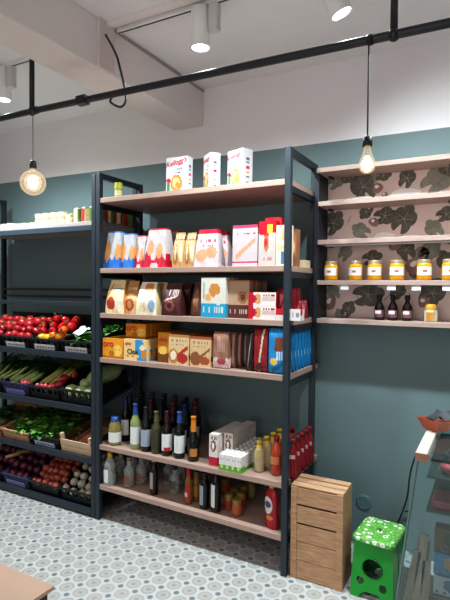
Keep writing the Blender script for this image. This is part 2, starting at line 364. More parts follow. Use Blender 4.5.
f5 = skin(0, ('r', 0, 1, 0, .36, 1), ('t', .1, .9, .1, .28, 5, 0), ('e', .55, .68, .22, .18, 2), ('e', .3, .5, .12, .1, 3), ('e', .7, .45, .16, .14, 0), ('t', .05, .25, .45, .9, 5, 4))
put('biscuit_box', 'carton', 201, 225.5, 277.5, .0, z, .06, f5, H('#d8d6cc', '#2e9fc6', '#c98743', '#d9a86c', '#7f9c94'), ['white and bright blue biscuit box in the middle of the third shelf', 'white and blue biscuit box behind the front one'], 'biscuit box', rows=1, step=.09)
f6 = skin(0, ('r', 0, 1, 0, .33, 1), ('t', .1, .9, .12, .24, 5, 2), ('e', .7, .55, .25, .16, 3), ('e', .7, .55, .12, .08, 1), ('t', .12, .3, .45, .92, 5, 1), ('r', 0, 1, .95, 1, 3))
put('biscuit_box', 'carton', 228, 249, 280, .03, z, .055, f6, H('#b99c84', '#60372f', '#d3bfae', '#a06c44'), ['tan and brown biscuit box right of the blue and white box', 'tan and brown biscuit box second in line', 'tan and brown biscuit box at the back of its line'], 'biscuit box', rows=2, step=.09)
f7 = skin(0, ('r', 0, .2, 0, 1, 1), ('e', .35, .5, .12, .4, 2), ('e', .2, .5, .1, .3, 1), ('r', .5, .95, .35, .65, 3), ('t', .5, .95, .7, .85, 5, 1))
x, w, h = span(248, 275.5, 303.5, .0, z)
for k in range(2):
    o = pack('wafer_pack', 'carton', w, .07, .071, f7, H('#e4d9d6', '#b7182c', '#cf9a6a', '#c8b6b2')); o.location = (x, .035, z+k*.0715)
    tag(o, ['red and white wafer pack, lower of the stacked two', 'red and white wafer pack, upper of the stacked two'][k], 'wafer pack')
    dup(o, (x, .12, z+k*.0715), label=['red and white wafer pack behind the lower one', 'red and white wafer pack behind the upper one'][k])
put('wafer_bag', 'pillow', 276, 288, 288, .03, z, .05, skin(0, ('r', .3, .6, .2, .8, 1), ('d', .5, .5, 1, .08, 0, 1, 2)), H('#7c1526', '#a94a52', '#5a0f1c'), ['dark red wafer bag left of the right post', 'dark red wafer bag, second in line by the right post', 'dark red wafer bag, third in line by the right post'], 'wafer bag', rows=2, step=.07)
put('wafer_bag', 'bag', 291, 300, 300, .17, z, .05, skin(0, ('e', .5, .5, .2, .2, 1)), H('#8c1a2e', '#c07078'), ['small dark red bag seen past the right post, front one', 'small dark red bag past the right post, back one'], 'wafer bag', rows=1, step=.09)
put('flat_carton', 'carton', 275.5, 300, 309, -.006, z, .06, skin(0, ('r', 0, .35, .45, 1, 1), ('t', .4, .95, .3, .7, 6, 2)), H('#dcd6d4', '#c31c30', '#8f8f98'), 'low white carton with red corner at the right post', 'carton')
# --- fourth shelf
z = ZS[3]+.0005
og = H('#e39a2c', '#c6402c', '#f0c767', '#b9711f')
ORNG = C('#bf2f22', .5, .05); DKB = C('#2d3038', .5, .05)
fo = skin(0, ('r', .0, 1, .0, .12, 3), ('e', .75, .4, .2, .3, 2), ('e', .45, .25, .15, .15, 3), ('t', .1, .9, .42, .48, 7, 3))
def oro(u0, u1, vt, Y, zz, lab, rows, labs):
    x, w, h = span(u0, u1, vt, Y, zz)
    if zz > z+.01: h = .078
    o = pack('biscuit_carton', 'carton', w, .055, h, fo, og); o.location = (x, Y+.0275, zz); tag(o, lab, 'biscuit box')
    lettering('oro', w*.52, ORNG, o, (-w*.2, -.0287, h*.58), bold=.03)
    for i in range(rows): dup(o, (x, Y+.0275+.058*(i+1), zz), label=labs[i])
    return h
h1 = oro(102.5, 122.5, 338.5, .0, z, 'orange biscuit box lying flat next to the left post', 4, ['orange biscuit box, %s in the line at the left post' % ORD[i] for i in range(1, 5)])
x, w, h = span(123, 146.5, 339.5, .0, z); w -= .006
fc = skin(0, ('d', .72, .62, -2.4, .55, .5, 1, 1), ('r', .58, 1, 0, .14, 1), ('e', .88, .3, .13, .22, 2), ('e', .82, .62, .12, .14, 4), ('t', .08, .55, .14, .22, 6, 3))
o = pack('biscuit_carton', 'carton', w, .055, h, fc, H('#e6c88e', '#3b93cf', '#c98a4c', '#b9711f', '#f0d9a6')); o.location = (x+.002, .0275, z)
tag(o, 'cream and blue chocolate biscuit box in front of the orange stack', 'biscuit box')
lettering('oro', w*.26, ORNG, o, (-w*.3, -.0287, h*.72), bold=.03); lettering('Ciok', w*.5, DKB, o, (-w*.1, -.0287, h*.3), bold=.03)
for i in range(4): dup(o, (x+.002, .0275+.058*(i+1), z), label='cream and blue biscuit box, %s in its line' % ORD[i+1])
zz = z+h+.001
x2, w2, _ = span(121, 141, 320, .03, zz)
o = pack('biscuit_carton', 'carton', w2, .05, .088, fo, og); o.location = (x2, .10, zz); tag(o, 'orange biscuit box on top of the stack, front one', 'biscuit box')
lettering('oro', w2*.52, ORNG, o, (-w2*.2, -.0262, .045), bold=.03)
for i in range(4): dup(o, (x2+.004, .10+.053*(i+1), zz), label='orange biscuit box on top of the stack, %s from the front' % ORD[i+1])
x, w, h = span(158, 168, 332.5, .03, z)
o = pack('biscuit_carton', 'carton', w+.02, .05, h, skin(0, ('r', 0, 1, 0, .3, 3), ('e', .4, .4, .3, .15, 2)), H('#d58a26', '#c6402c', '#f0c767', '#7a4c1c')); o.location = (x+.008, .055, z); tag(o, 'tall orange biscuit box with red writing left of the cream pair', 'biscuit box')
lettering('oro', w*.8, ORNG, o, (-w*.1, -.0262, h*.7), bold=.03)
for i in range(4): dup(o, (x+.008, .055+.055*(i+1), z), label='tall orange biscuit box, %s in its line' % ORD[i+1])
cr = H('#dcbf92', '#b3332e', '#b98250', '#ede0c2', '#8c7a70')
f8 = skin(0, ('r', 0, 1, .94, 1, 2), ('t', .15, .85, .76, .84, 6, 4), ('t', .2, .8, .66, .71, 6, 4), ('e', .24, .28, .24, .25, 2), ('e', .24, .3, .15, .16, 3), ('e', .7, .22, .26, .17, 1), ('d', .7, .45, .6, .07, .4, .95, 1))
put('cream_biscuit_box', 'carton', 168.5, 188.5, 335, -.003, z, .055, f8, cr, ['cream box with biscuit and red fruit, left of its pair', *['cream fruit biscuit box, %s in the left line' % ORD[i] for i in range(1, 5)]], 'biscuit box', rows=4, step=.058)
f9 = skin(0, ('r', 0, 1, .94, 1, 2), ('t', .15, .85, .76, .84, 6, 4), ('t', .2, .8, .66, .71, 6, 4), ('e', .26, .26, .25, .24, 1), ('e', .7, .2, .26, .14, 2), ('d', .7, .45, .6, .05, .4, .95, 1))
put('cream_biscuit_box', 'carton', 190, 210.5, 337, -.003, z, .055, f9, H('#d9b98c', '#8f5a38', '#a3573a', '#ede0c2', '#8c7a70'), ['cream box with brown biscuit, right of its pair', *['cream brown biscuit box, %s in the right line' % ORD[i] for i in range(1, 5)]], 'biscuit box', rows=4, step=.058)
wr = H('#9b6f60', '#e2c9c6', '#b3475a', '#b58d7e')
put('brown_wafer_pack', 'pillow', 213, 228, 332, .0, z, .038, skin(0, ('w', .26, .06, 8, 1), ('e', .55, .2, .3, .09, 2), ('t', .2, .8, .45, .9, 4, 3)), wr, ['brown wafer pack with white and pink foot, front of its line'], 'wafer pack')
for i in range(7):
    o = put('brown_wafer_pack', 'pillow', 213, 228, 332, .044+i*.046, z, .038, skin(0, ('r', .86, 1, .15, .9, 3)), wr, 'brown wafer pack, %s behind the white footed one' % (['first']+ORD[1:])[i], 'wafer pack', side=skin(3, ('r', .4, .6, 0, 1, 0)), nv=14)
    o.location.x = at(220.5, 347, Y=.0).x+.014*(i+1)
put('black_wafer_pack', 'pillow', 245.5, 253, 333, .015, z, .038, skin(0, ('d', .5, .5, 2.2, .1, .3, .75, 1)), H('#231a1c', '#b3a59a'), ['black wafer pack between the brown and the red ones', *['black wafer pack, %s in its line' % ORD[i] for i in range(1, 5)]], 'wafer pack', rows=4, step=.05, seed=2)
put('red_wafer_pack', 'pillow', 254, 267.5, 329, .005, z, .045, skin(0, ('d', .5, .45, 2.4, .16, .2, .85, 1), ('d', .6, .45, 2.4, .07, .3, .85, 2), ('e', .4, .12, .3, .1, 2)), H('#8e1a24', '#d8c4ac', '#5d2a22'), ['dark red wafer pack left of the blue packets', *['dark red wafer pack, %s in its line' % ORD[i] for i in range(1, 6)]], 'wafer pack', rows=5, step=.055, seed=3)
f10 = skin(0, ('r', .35, .82, .55, .82, 1), ('e', .58, .56, .25, .07, 1), ('e', .3, .28, .22, .08, 2), ('t', .45, .9, .3, .5, 4, 3), ('d', .5, .15, .3, .05, .2, .9, 4))
blu = H('#1f86c4', '#7a4128', '#ddbd52', '#cfe4f0', '#166496')
put('blue_biscuit_packet', 'pillow', 268.5, 286, 328.5, -.004, z, .042, f10, blu, ['bright blue biscuit packet with brown biscuit, front of its line', *['bright blue biscuit packet, %s in the line behind the right post' % ORD[i] for i in range(1, 8)]], 'biscuit packet', side=skin(0, ('r', .4, .6, 0, 1, 4), ('r', .6, .9, .3, .45, 3)), rows=7, step=.05)
# ---------------------------------------------------------------- bottles
def bottle(name, label, cat, prof, glass, cap, capz, lab=None, labz=None, loc=(0, 0, 0), rz=0, group=None, seg=18, lab2=None, cover=2*PI):
    t = thing(name, label, cat, loc, rz, group)
    MB().lathe(prof, seg).build('glass_body', glass, t, smooth=True)
    def rad_at(z):
        for (r0, z0), (r1, z1) in zip(prof, prof[1:]):
            if z0 <= z <= z1 and z1 > z0: return r0+(r1-r0)*(z-z0)/(z1-z0)
        return prof[-2][0]
    if cap:
        zt = max(q[1] for q in prof); pr = [(rad_at(capz)+.0012, capz)]+[(r_+.0012, z_) for r_, z_ in prof if capz < z_ < zt]+[(prof[-2][0]+.0012, zt+.001), (0, zt+.0015)]
        MB().lathe(pr, seg).build('cap', cap, t, smooth=True)
    if lab:
        r0 = rad_at(labz[0])+.0008
        MB().lathe([(r0, labz[0]), (r0, labz[1])], seg, a0=-PI*.5-cover/2, a1=-PI*.5+cover/2).build('label', lab, t, smooth=True)
        if lab2:
            MB().lathe([(r0+.0006, lab2[1]), (r0+.0006, lab2[2])], seg, a0=-PI*.5-.6, a1=-PI*.5+.6).build('label_band', lab2[0], t, smooth=True)
    return t
def wine(r, h, sh=.62): return [(0, 0), (r*.9, 0), (r, .005), (r, h*sh*.93), (r*.93, h*sh), (r*.66, h*(sh+.06)), (.0155, h*(sh+.13)), (.0135, h*.9), (.0135, h*.955), (.0155, h*.957), (.0155, h-.001), (.014, h), (0, h)]
DKG = C('#0d0f0b', .22, .1, 10, name='dark_bottle_glass'); DKR = C('#160a0b', .22, .1, 10, name='dark_red_bottle_glass')
OLV = C('#45432c', .12, .15, 10, name='olive_bottle_glass')
def clear(h, name, mixf=.62):
    m = bpy.data.materials.new(name); m.use_nodes = True; nt = m.node_tree; b = nt.nodes['Principled BSDF']
    c = lin(h); b.inputs['Base Color'].default_value = c+[1]; b.inputs['Roughness'].default_value = .07
    nz = nt.nodes.new('ShaderNodeTexNoise'); nz.inputs['Scale'].default_value = 12
    mr = nt.nodes.new('ShaderNodeMapRange'); mr.inputs['To Min'].default_value = 1-mixf-.06; mr.inputs['To Max'].default_value = 1-mixf+.06
    nt.links.new(nz.outputs[0], mr.inputs[0]); nt.links.new(mr.outputs[0], b.inputs['Alpha']); return m
CLR = clear('#c3cbc8', 'clear_glass', .62); GRN = clear('#a9b878', 'pale_green_glass', .4); YEL = clear('#a89e62', 'pale_yellow_glass', .45); AMB = clear('#9c7134', 'amber_glass', .25)
LW = C('#d9dcdc', .6, .08, 50); LR = C('#b12736', .6, .05); BLUE = C('#284c8c', .35, .1); NAVY = C('#1f3c74', .35, .1); ORA = C('#d2822e', .35, .2); LG = C('#9aa6b4', .6, .2, 60)
z = ZS[4]+.0005
def on(u, v, zz):
    p = at(u, v, Z=zz); return p
def size(p, px): return px*dist(p)/F_
FRONT = [  # u, vbase, vtop
 ('wine_bottle', 'squat pale yellow wine bottle with blue cap nearest the left post', 115, 444, 415.5, YEL, BLUE, LW, 'squat'),
 ('wine_bottle', 'pale green wine bottle with blue neck and white label', 135.5, 451.5, 405, GRN, BLUE, LW, None),
 ('wine_bottle', 'dark wine bottle with grey white label right of the green one', 146, 453.5, 408, DKG, BLACK, LG, None),
 ('wine_bottle', 'olive glass bottle between two dark wine bottles', 156.5, 456, 413, OLV, C('#5b563c', .3, .2), C('#3d382a', .5, .3), None),
 ('wine_bottle', 'dark wine bottle with white label over a red band', 167, 458.5, 413, DKR, C('#3a1a1e', .3, .1), LW, 'redband'),
 ('wine_bottle', 'dark wine bottle with blue cap and plain white label', 179.5, 461, 413.5, DKG, BLUE, LW, None),
 ('sparkling_wine_bottle', 'sparkling wine bottle with orange foil neck and amber label', 193.5, 462, 416.5, DKG, ORA, C('#b97a3a', .5, .3, 50), 'spark')]
for nm, lb, u, vb, vt, gl, cp, la, kd in FRONT:
    p = on(u, vb, z); p.y = max(.045, min(.07, p.y)); p = Vector((at(u, vb-20, Y=p.y).x, p.y, z)); h = size(p, vb-vt)*.97; r = .032
    if kd == 'squat': pr = [(0, 0), (.038, 0), (.041, .008), (.042, h*.55), (.036, h*.72), (.026, h*.83), (.0245, h*.86), (.0245, h), (0, h)]
    elif kd == 'spark': pr = wine(.034, h, .5)
    else: pr = wine(r, h)
    t = bottle(nm, lb, 'bottle', pr, gl, cp, h*(.84 if kd == 'squat' else .66 if kd == 'spark' else .76), la, (h*.12, h*(.5 if kd != 'spark' else .3)) if kd != 'squat' else (h*.12, h*.48), p, math.atan2(CX-p.x, CY-p.y)*-1+PI, cover=2.6 if kd != 'spark' else 1.3,
               lab2=(LR, h*.12, h*.2) if kd == 'redband' else None)
    p.z = z
    t.location = p
# rows of bottles behind
caps = [C('#4d161e', .35, .1), C('#182a52', .35, .1), BLACK, BLUE, C('#4a1c22', .35, .1)]
base = [bottle('wine_bottle', 'dark wine bottle standing in the rows behind the front bottles', 'bottle', wine(.031, .29), g_, c_, .22, l_, (.04, .14), (9, 9, 9), 0, 'dark wine bottles in the back rows', cover=2.6) for g_, c_, l_ in ((DKR, caps[0], LG), (DKG, caps[1], LW), (DKG, caps[2], LG))]
used = set(); k = 0
for yy, xs in ((.145, [.10, .20, .30, .385, .47, .555]), (.235, [.065, .15, .24, .33, .41, .49, .575]), (.33, [.09, .18, .27, .36, .45, .53])):
    for x in xs:
        b0 = base[[0, 1, 0, 2][k % 4] if x > .28 else [1, 2, 1][k % 3]]; k += 1
        x += R.uniform(-.006, .006)
        if id(b0) in used: dup(b0, (x, yy, z), R.uniform(-.4, .9))
        else: b0.location = (x, yy, z); used.add(id(b0))
# red and white cartons
mk = H('#d9cfca', '#b5253f', '#7d5a4e', '#efe9e6')
fk = skin(0, ('r', 0, 1, 0, .3, 1), ('e', .5, .62, .3, .2, 2), ('e', .45, .62, .14, .1, 3), ('t', .1, .9, .86, .92, 4, 2))
p0 = on(213.5, 462, z); x0 = at(215, 450, Y=.05).x
ck = pack('drink_carton', 'carton', .056, .056, .178, fk, mk, nu=12, nv=18)
k = 0
for j in range(2):
    for i in range(5):
        loc = (x0+.004+j*.062, .05+i*.062+j*.06, z)
        lab = 'tall white carton with red base, %s' % ('front left of its block' if (i, j) == (0, 0) else '%s back in the %s line' % ((['first']+ORD[1:])[i], ['left', 'right'][j]))
        if k == 0: o = ck; o.location = loc; tag(o, lab, 'drink carton')
        else: o = dup(ck, loc, label=lab)
        k += 1
        if j == 1 and i == 4: o.location.y = .36
# small white cartons in packs
fm = skin(0, ('r', 0, 1, 0, .36, 1), ('e', .5, .25, .2, .1, 3), ('t', .1, .9, .62, .8, 3, 2))
fm2 = skin(0, ('t', .1, .9, .5, .75, 3, 2), ('r', 0, 1, 0, .2, 1))
mm = H('#e0dedb', '#63ab3c', '#9d9a97', '#d9d0a0')
pa = on(225, 466, z); sc_ = .0338
mini = None
for i in range(8):
    for j in range(4):
        loc = (.9+j*(.0345), .012+i*.047, z)
        if mini is None or i == 1 and j == 0:
            t = thing('mini_carton', 'x', 'milk carton', loc)
            b_ = pack('carton_body', 'carton', .033, .045, .088, fm if i == 0 else fm2, mm, nu=8, nv=14); b_.parent = t
            MB().lathe([(.009, .088), (.009, .096), (0, .097)], 10).build('white_lid', WHITE, t)
            if i == 0: mini = t
            else: mini2 = t
            o = t
        else: o = dup(mini if i == 0 else mini2, loc)
        if i == 0: tag(o, 'small white milk carton with green foot, %s from the left in the front row' % (['first']+ORD[1:])[j], 'milk carton')
        else: tag(o, 'small white milk carton in the rows behind the green footed ones', 'milk carton', 'small white milk cartons in the block')
# juice bottles
def pet(r, h, n=.6): return [(0, 0), (r*.8, 0), (r, .008), (r*.93, h*.2), (r, h*.34), (r*.95, h*.5), (r, h*.58), (r*.7, h*.74), (.013, h*.86), (.013, h*.9), (.015, h*.9), (.015, h-.001), (0, h)]
CRM = C('#b9a888', .25, .2, 20, name='cloudy_drink'); ORJ = C('#a8452a', .2, .2, 20, name='orange_drink'); RDJ = C('#7a121f', .18, .2, 20, name='red_drink')
YC = C('#d3b43a', .4, .1); RC = C('#98181f', .4, .1); GC = C('#5c6157', .4, .1)
def line(n, u, vb, vt, dx, dy, name, cat, labs, body, cap, lab, labz, r, cz=.86):
    p = at(u, vb-15, Y=.08); p.z = z; p.y = .08; h = size(p, vb-vt)
    t = bottle(name, labs(0), cat, pet(r, h), body, cap, h*cz, lab, (h*labz[0], h*labz[1]), p, -.3, cover=2.4)
    for i in range(1, n): dup(t, (p.x+dx*i, p.y+dy*i, z), -.3, labs(i))
n_ = lambda i: (['front']+ORD[1:])[i]
line(4, 259.5, 467, 436, .004, .085, 'juice_bottle', 'bottle', lambda i: 'cloudy beige juice bottle with yellow collar, %s in its line' % n_(i), CRM, YC, C('#c2a94e', .5, .2), (.6, .7), .029, .8)
line(3, 276.5, 467.5, 429, .004, .1, 'orange_drink_bottle', 'bottle', lambda i: 'orange red drink bottle with red cap, %s in its line' % n_(i), ORJ, RC, C('#c77b50', .5, .3), (.3, .5), .031)
line(5, 292.5, 473, 434, .0, .066, 'red_drink_bottle', 'bottle', lambda i: 'deep red drink bottle, %s in the line by the right frame' % n_(i), RDJ, RC, C('#c4a4a8', .5, .3), (.52, .62), .027)
# --- bottom shelf
zb = lambda x: .228-.021*(x/W)+.0008
def low(u, Y, vb, vt):
    p = at(u, (vb+vt)/2, Y=Y); p.y = Y; p.z = zb(p.x); return p, size(p, vb-vt)
p, h = low(110, .03, 489, 457)
bottle('clear_bottle', 'clear bottle with yellow cap at the left of the bottom shelf', 'bottle', [(0, 0), (.036, 0), (.038, .006), (.038, h*.35), (.034, h*.45), (.037, h*.6), (.03, h*.74), (.014, h*.84), (.014, h), (0, h)], CLR, C('#c7a232', .4, .1), h*.87, LW, (h*.1, h*.5), p, -.4, cover=1.6)
PKL = C('#8a5e58', .6, .2)
for i, (u, Y, vb, vt, pk_) in enumerate(((121, .2, 484, 462, 0), (129, .07, 488, 459, 1), (133, .24, 486, 462, 0), (141, .14, 490, 462, 1), (146, .3, 490, 466, 0))):
    p, h = low(u, Y, vb, vt); h = min(h, .2)
    bottle('clear_bottle', ['small clear glass bottle just right of the yellow capped one', 'clear glass bottle with dusky pink label on the bottom shelf', 'clear glass bottle behind the pink labelled one', 'clear bottle with pink label left of the dark corked bottle', 'clear glass bottle deep behind the dark corked bottle'][i], 'bottle', wine(.032, h, .6), CLR, C('#77706a', .4, .1), h*.88, PKL if pk_ else C('#8b8680', .6, .1), (h*.12, h*.42), p, -.4, cover=2.2)
p, h = low(154, .055, 502, 463)
bottle('oil_bottle', 'square dark oil bottle with cork cap and pale label', 'bottle', wine(.025, h, .68), DKG, C('#b3a077', .6, .15), h*.84, C('#a89f99', .6, .2, 50), (h*.16, h*.58), p, -.4, cover=1.5)
for i, (u, Y) in enumerate(((168, .22), (175, .14), (181, .26))):
    p, h = low(u, Y, 498, 470); bottle('clear_bottle', ['clear bottle deep in the shade, left of three', 'clear bottle in the shade, middle of three', 'clear bottle in the shade, right of three'][i], 'bottle', wine(.03, min(h, .19)), CLR, BLACK, h*.84, C('#5d5b56', .6, .2), (.03, .08), p, -.4, cover=2.2)
p, h = low(188.7, .06, 507, 471)
bottle('sauce_bottle', 'slim chilli sauce bottle with red cap and red label', 'bottle', wine(.022, h, .66), AMB, RC, h*.78, C('#b32a30', .5, .25, 60), (h*.1, h*.55), p, -.4, cover=2.6, lab2=(C('#d9cfc6', .6, .2), h*.2, h*.32))
p, h = low(196.5, .12, 507, 474)
bottle('vinegar_bottle', 'amber bottle squeezed behind the slim red sauce bottle', 'bottle', wine(.027, h, .6), AMB, BLACK, h*.86, C('#a8742f', .5, .25), (h*.15, h*.45), p, -.4, cover=2.2)
for i, (u, vb, vt) in enumerate(((204.5, 514, 478), (216, 518, 476))):
    p, h = low(u, .055, vb, vt)
    bottle('balsamic_bottle', ['black square shouldered bottle with pale label, left of its pair', 'black square shouldered bottle with tall white label, right of its pair'][i], 'bottle', wine(.0285, h, .76), DKG, BLACK, h*.86, [LG, LW][i], (h*.12, h*.66), p, -.4, cover=1.3)
jm = [C('#8c6b30', .3, .3, 60), C('#a2622f', .3, .3, 60), C('#9c8748', .3, .3, 60)]
prj = [(0, 0), (.026, 0), (.029, .005), (.029, .068), (.024, .076), (.024, .078), (0, .078)]
k = 0
for i, (u, Y) in enumerate(((229, .12), (237, .075), (234, .2), (243, .26), (226, .3), (250, .33), (241, .17))):
    p, h = low(u, Y, 512, 490)
    t = thing('preserve_jar', ['jar of preserves with red label in the shade of the bottom shelf', 'front jar of preserves with orange red label on the bottom shelf', 'amber jar third from the shelf front, bottom shelf', 'yellow jar deep in the bottom shelf right of the amber ones', 'jar far back behind the balsamic bottles', 'yellow jar nearest the wall right of the others', 'jar tucked behind the front orange labelled jar'][i], 'jar', p)
    MB().lathe(prj, 16).build('jar_body', jm[i % 3], t, smooth=True); MB().lathe([(.0255, .074), (.0255, .09), (0, .0905)], 16).build('lid', C('#8d7a3a', .35, .1), t)
    MB().lathe([(.0298, .015), (.0298, .055)], 16).build('label', [C('#a03a30', .5, .3, 60), C('#b05a3c', .5, .3, 60), C('#b09a62', .5, .3, 60)][i % 3], t)
p, h = low(272, .05, 533, 487)
t = thing('detergent_bottle', 'red squeeze bottle with yellow cap and white cloud label', 'bottle', p, -.35)
b = MB(); pr = [(.0, 0), (.9, 0), (1, .03), (1, .3), (.93, .5), (.98, .62), (.8, .78), (.42, .86), (.3, .88), (0, .88)]
b.lathe([(a, c*h) for a, c in pr], 24, M=Matrix.Diagonal((.044, .028, 1, 1))); b.build('bottle_body', C('#a5182c', .3, .08), t, smooth=True)
MB().lathe([(.016, h*.86), (.016, h*.93), (.009, h*.95), (.008, h), (0, h)], 16).build('cap', C('#cda73a', .35, .1), t, smooth=True)
def oval(t, cx, cz, rx, rz, mat, nm, y=-.0285, n=18):
    b = MB(); vs = []
    for k in range(n):
        a = 2*PI*k/n; x = cx+rx*math.cos(a)*.044; vs.append((x, -.028*math.sqrt(max(0, 1-(x/.044)**2))-.0012+(y+.0285), cz*h+rz*h*math.sin(a)))
    c0 = (cx, -.0292+(y+.0285)-.0006, cz*h); b.add(vs+[c0], [(k, (k+1) % n, n) for k in range(n)]); b.build(nm, mat, t)
oval(t, -.006, .5, .72, .19, C('#d8d3d6', .5, .1, 60), 'cloud_label'); oval(t, -.004, .52, .5, .07, C('#5b4a6a', .5, .4, 60), 'label_writing', y=-.0305); oval(t, .006, .24, .5, .05, C('#d38b3a', .5, .2), 'label_band')
# ---------------------------------------------------------------- left rack goods: top shelf
z = 1.9025
cn = thing('food_can', 'x', 'can', (0, 0, z))
pr = [(0, 0), (.029, 0), (.031, .003), (.031, .083), (.029, .087), (.027, .087), (.027, .084), (0, .084)]
MB().lathe(pr, 18).build('can_body', C('#9b9a96', .3, .1, metal=.8), cn, smooth=True)
b = MB(); a = []
for k in range(6):
    b.lathe([(.0316, .006), (.0316, .08)], 4, m=k % 3, a0=k*PI/3, a1=(k+1)*PI/3)
b.build('paper_wrap', [C('#a5302f', .45, .3, 60), C('#d0c39c', .45, .3, 60), C('#5e7a38', .45, .3, 60)], cn, smooth=True)
cans = []
for u, Y in ((79, .05), (86.5, .05), (94, .05)): cans.append((at(u, 215, Y=Y).x, Y))
for i in range(5): cans.append((-.047-.02, .10+i*.068))
for i in range(3): cans.append((cans[1][0]+.01, .13+i*.075))
for i, (x, y) in enumerate(cans):
    lab = ['red and green food can left of the row on the rack top', 'red and green food can, middle of the front three', 'red and green food can right beside the post'][i] if i < 3 else ('red and green can, %s along the line seen through the side frame' % (['first']+ORD[1:])[i-3] if i < 8 else 'red and green food can hidden behind the front three')
    o = cn if i == 0 else dup(cn, (x, y, z), i*.9)
    o.location = (x, y, z); o.rotation_euler.z = i*.9; o.scale = (1.08, 1.08, 1.12); tag(o, lab, 'can', 'food cans on the rack top' if i >= 8 else None)
tub = thing('cream_tub', 'x', 'tub', (0, 0, z))
MB().lathe([(0, 0), (.03, 0), (.033, .004), (.036, .036), (0, .036)], 16).build('tub_body', C('#c9c19c', .5, .2, 60), tub, smooth=True)
MB().lathe([(.037, .034), (.037, .041), (.0, .0415)], 16).build('lid', C('#d3cda2', .5, .2, 60), tub)
k = 0
for lv in range(2):
    for i, u in enumerate((40.5, 48, 56, 63.5)):
        for j in range(2):
            x = at(u, 217, Y=.06).x; o = tub if k == 0 else dup(tub, (0, 0, 0))
            o.location = (x-j*.012, .06+j*.08, z+lv*.042); k += 1
            tag(o, 'cream coloured tub, %s from the left, %s layer%s' % ((['first']+ORD[1:])[i], ['bottom', 'upper'][lv], ['', ' at the back'][j]), 'tub')
o = dup(tub, (at(70.5, 217, Y=.08).x, .08, z), label='single tub between the cream stack and the cans', scale=(.95, .95, 1.6))
for i, u in enumerate((-2, 5, 12, 20, 27, 33)):
    dup(tub, (at(u, 223, Y=.05).x, .05+.01*(i % 2), z), scale=(1, 1, .78 if i < 3 else .62), label='low cream tub on the rack top, %s from the frame edge' % (['first']+ORD[1:])[i])
# ---------------------------------------------------------------- produce crates
TL = Matrix.Rotation(TILT, 4, 'X')
def deck(row, x, y, z):
    p = TL @ Vector((0, y, z+.006)); return Vector((x, .006+p.y+.012, ROWS[row]+p.z-.012))
def crate_mesh(w, d, h, slots=True, back=.02):
    b = MB(); t = .008
    b.box(-w/2, w/2, 0, d, 0, t); b.box(-w/2, -w/2+t, 0, d, 0, h); b.box(w/2-t, w/2, 0, d, 0, h); b.box(-w/2, w/2, d-t, d, 0, h+back)
    b.box(-w/2, w/2, 0, t, 0, h*.34); b.box(-w/2-.003, w/2+.003, -.004, t, h*.84, h)
    b.box(-w/2, w/2, d-t-.004, d+.002, h+.004, h+.02)
    for s in (-1, 1): b.box(s*w/2-.003, s*w/2+.003, 0, d, h-.012, h)
    if slots:
        for k in range(6): x = -w/2+(w)*(k/5); x = max(-w/2+.012, min(w/2-.012, x)); b.box(x-.010, x+.010, 0, t, h*.3, h*.86)
        b.box(-w/2, w/2, 0, t*.6, h*.3, h*.52)
    else: b.box(-w/2, w/2, 0, t, h*.3, h*.72)
    b.box(-w/2, -w/2+.02, 0, .02, 0, h); b.box(w/2-.02, w/2, 0, .02, 0, h)
    return b
CW = .285
XC = [-.205, -.5, -.795, -1.09]
PLT = C('#c9c9cc', .6, .05); SMU = C('#75767a', .6, .1)
def crate(row, col, label, mat=BLACK, plate=None, h=.082, w=CW, slots=True, name='produce_crate'):
    t = thing(name, label, 'crate', deck(row, XC[col], 0, 0)); t.rotation_euler = (TILT, 0, 0)
    crate_mesh(w, .36, h, slots, .075 if row == 0 else .02).build('crate_body', mat, t)
    if plate:
        b = MB(); b.box(-w*.34, w*.34, -.0065, -.0045, .008, h*.52)
        for k in range(7): b.box(-w*.26+k*.027, -w*.26+k*.027+.018, -.0075, -.0065, h*.22, h*.36, 1)
        b.build('label_plate', [plate, SMU if plate is PLT else C('#5a6488', .6, .1)], t)
    return t
RW = [['black crate of red tomatoes', 'black crate of red peppers'], [], [], []]
crate(0, 0, 'black labelled crate of greens and white paper, top crate row beside the post', plate=PLT)
crate(0, 1, 'black labelled crate of red and orange peppers', plate=PLT)
crate(0, 2, 'black labelled crate heaped with tomatoes', plate=PLT)
crate(0, 3, 'black labelled crate at the frame edge, top crate row', plate=PLT)
crate(1, 0, 'black slotted crate holding the pale cabbage and melon', h=.1, plate=PLT if False else None)
crate(1, 1, 'black slotted crate of pink stemmed chard', h=.09)
crate(1, 2, 'dark purple crate of green leeks', mat=C('#2b2550', .5, .1), h=.09, plate=C('#6a6aa8', .5, .1), slots=False)
crate(1, 3, 'black crate of leeks at the frame edge', h=.09)
crate(2, 1, 'black crate of bright leafy greens left of the wooden box', h=.075, plate=C('#a9aebb', .5, .1), slots=False)
crate(2, 2, 'brown wooden crate of leafy greens', mat=CRW, h=.07, slots=False)
crate(2, 3, 'brown wooden crate of greens at the frame edge', mat=CRW, h=.07, slots=False)
crate(3, 0, 'black slotted crate of white onions on the lowest shelf', h=.09)
crate(3, 1, 'black crate of brown red onions on the lowest shelf', h=.08, slots=False)
crate(3, 2, 'dark blue crate of purple beetroots on the lowest shelf', mat=C('#34375a', .5, .1), h=.08, plate=C('#7f86ad', .5, .1), slots=False)
crate(3, 3, 'black crate at the frame edge of the lowest shelf', h=.08)
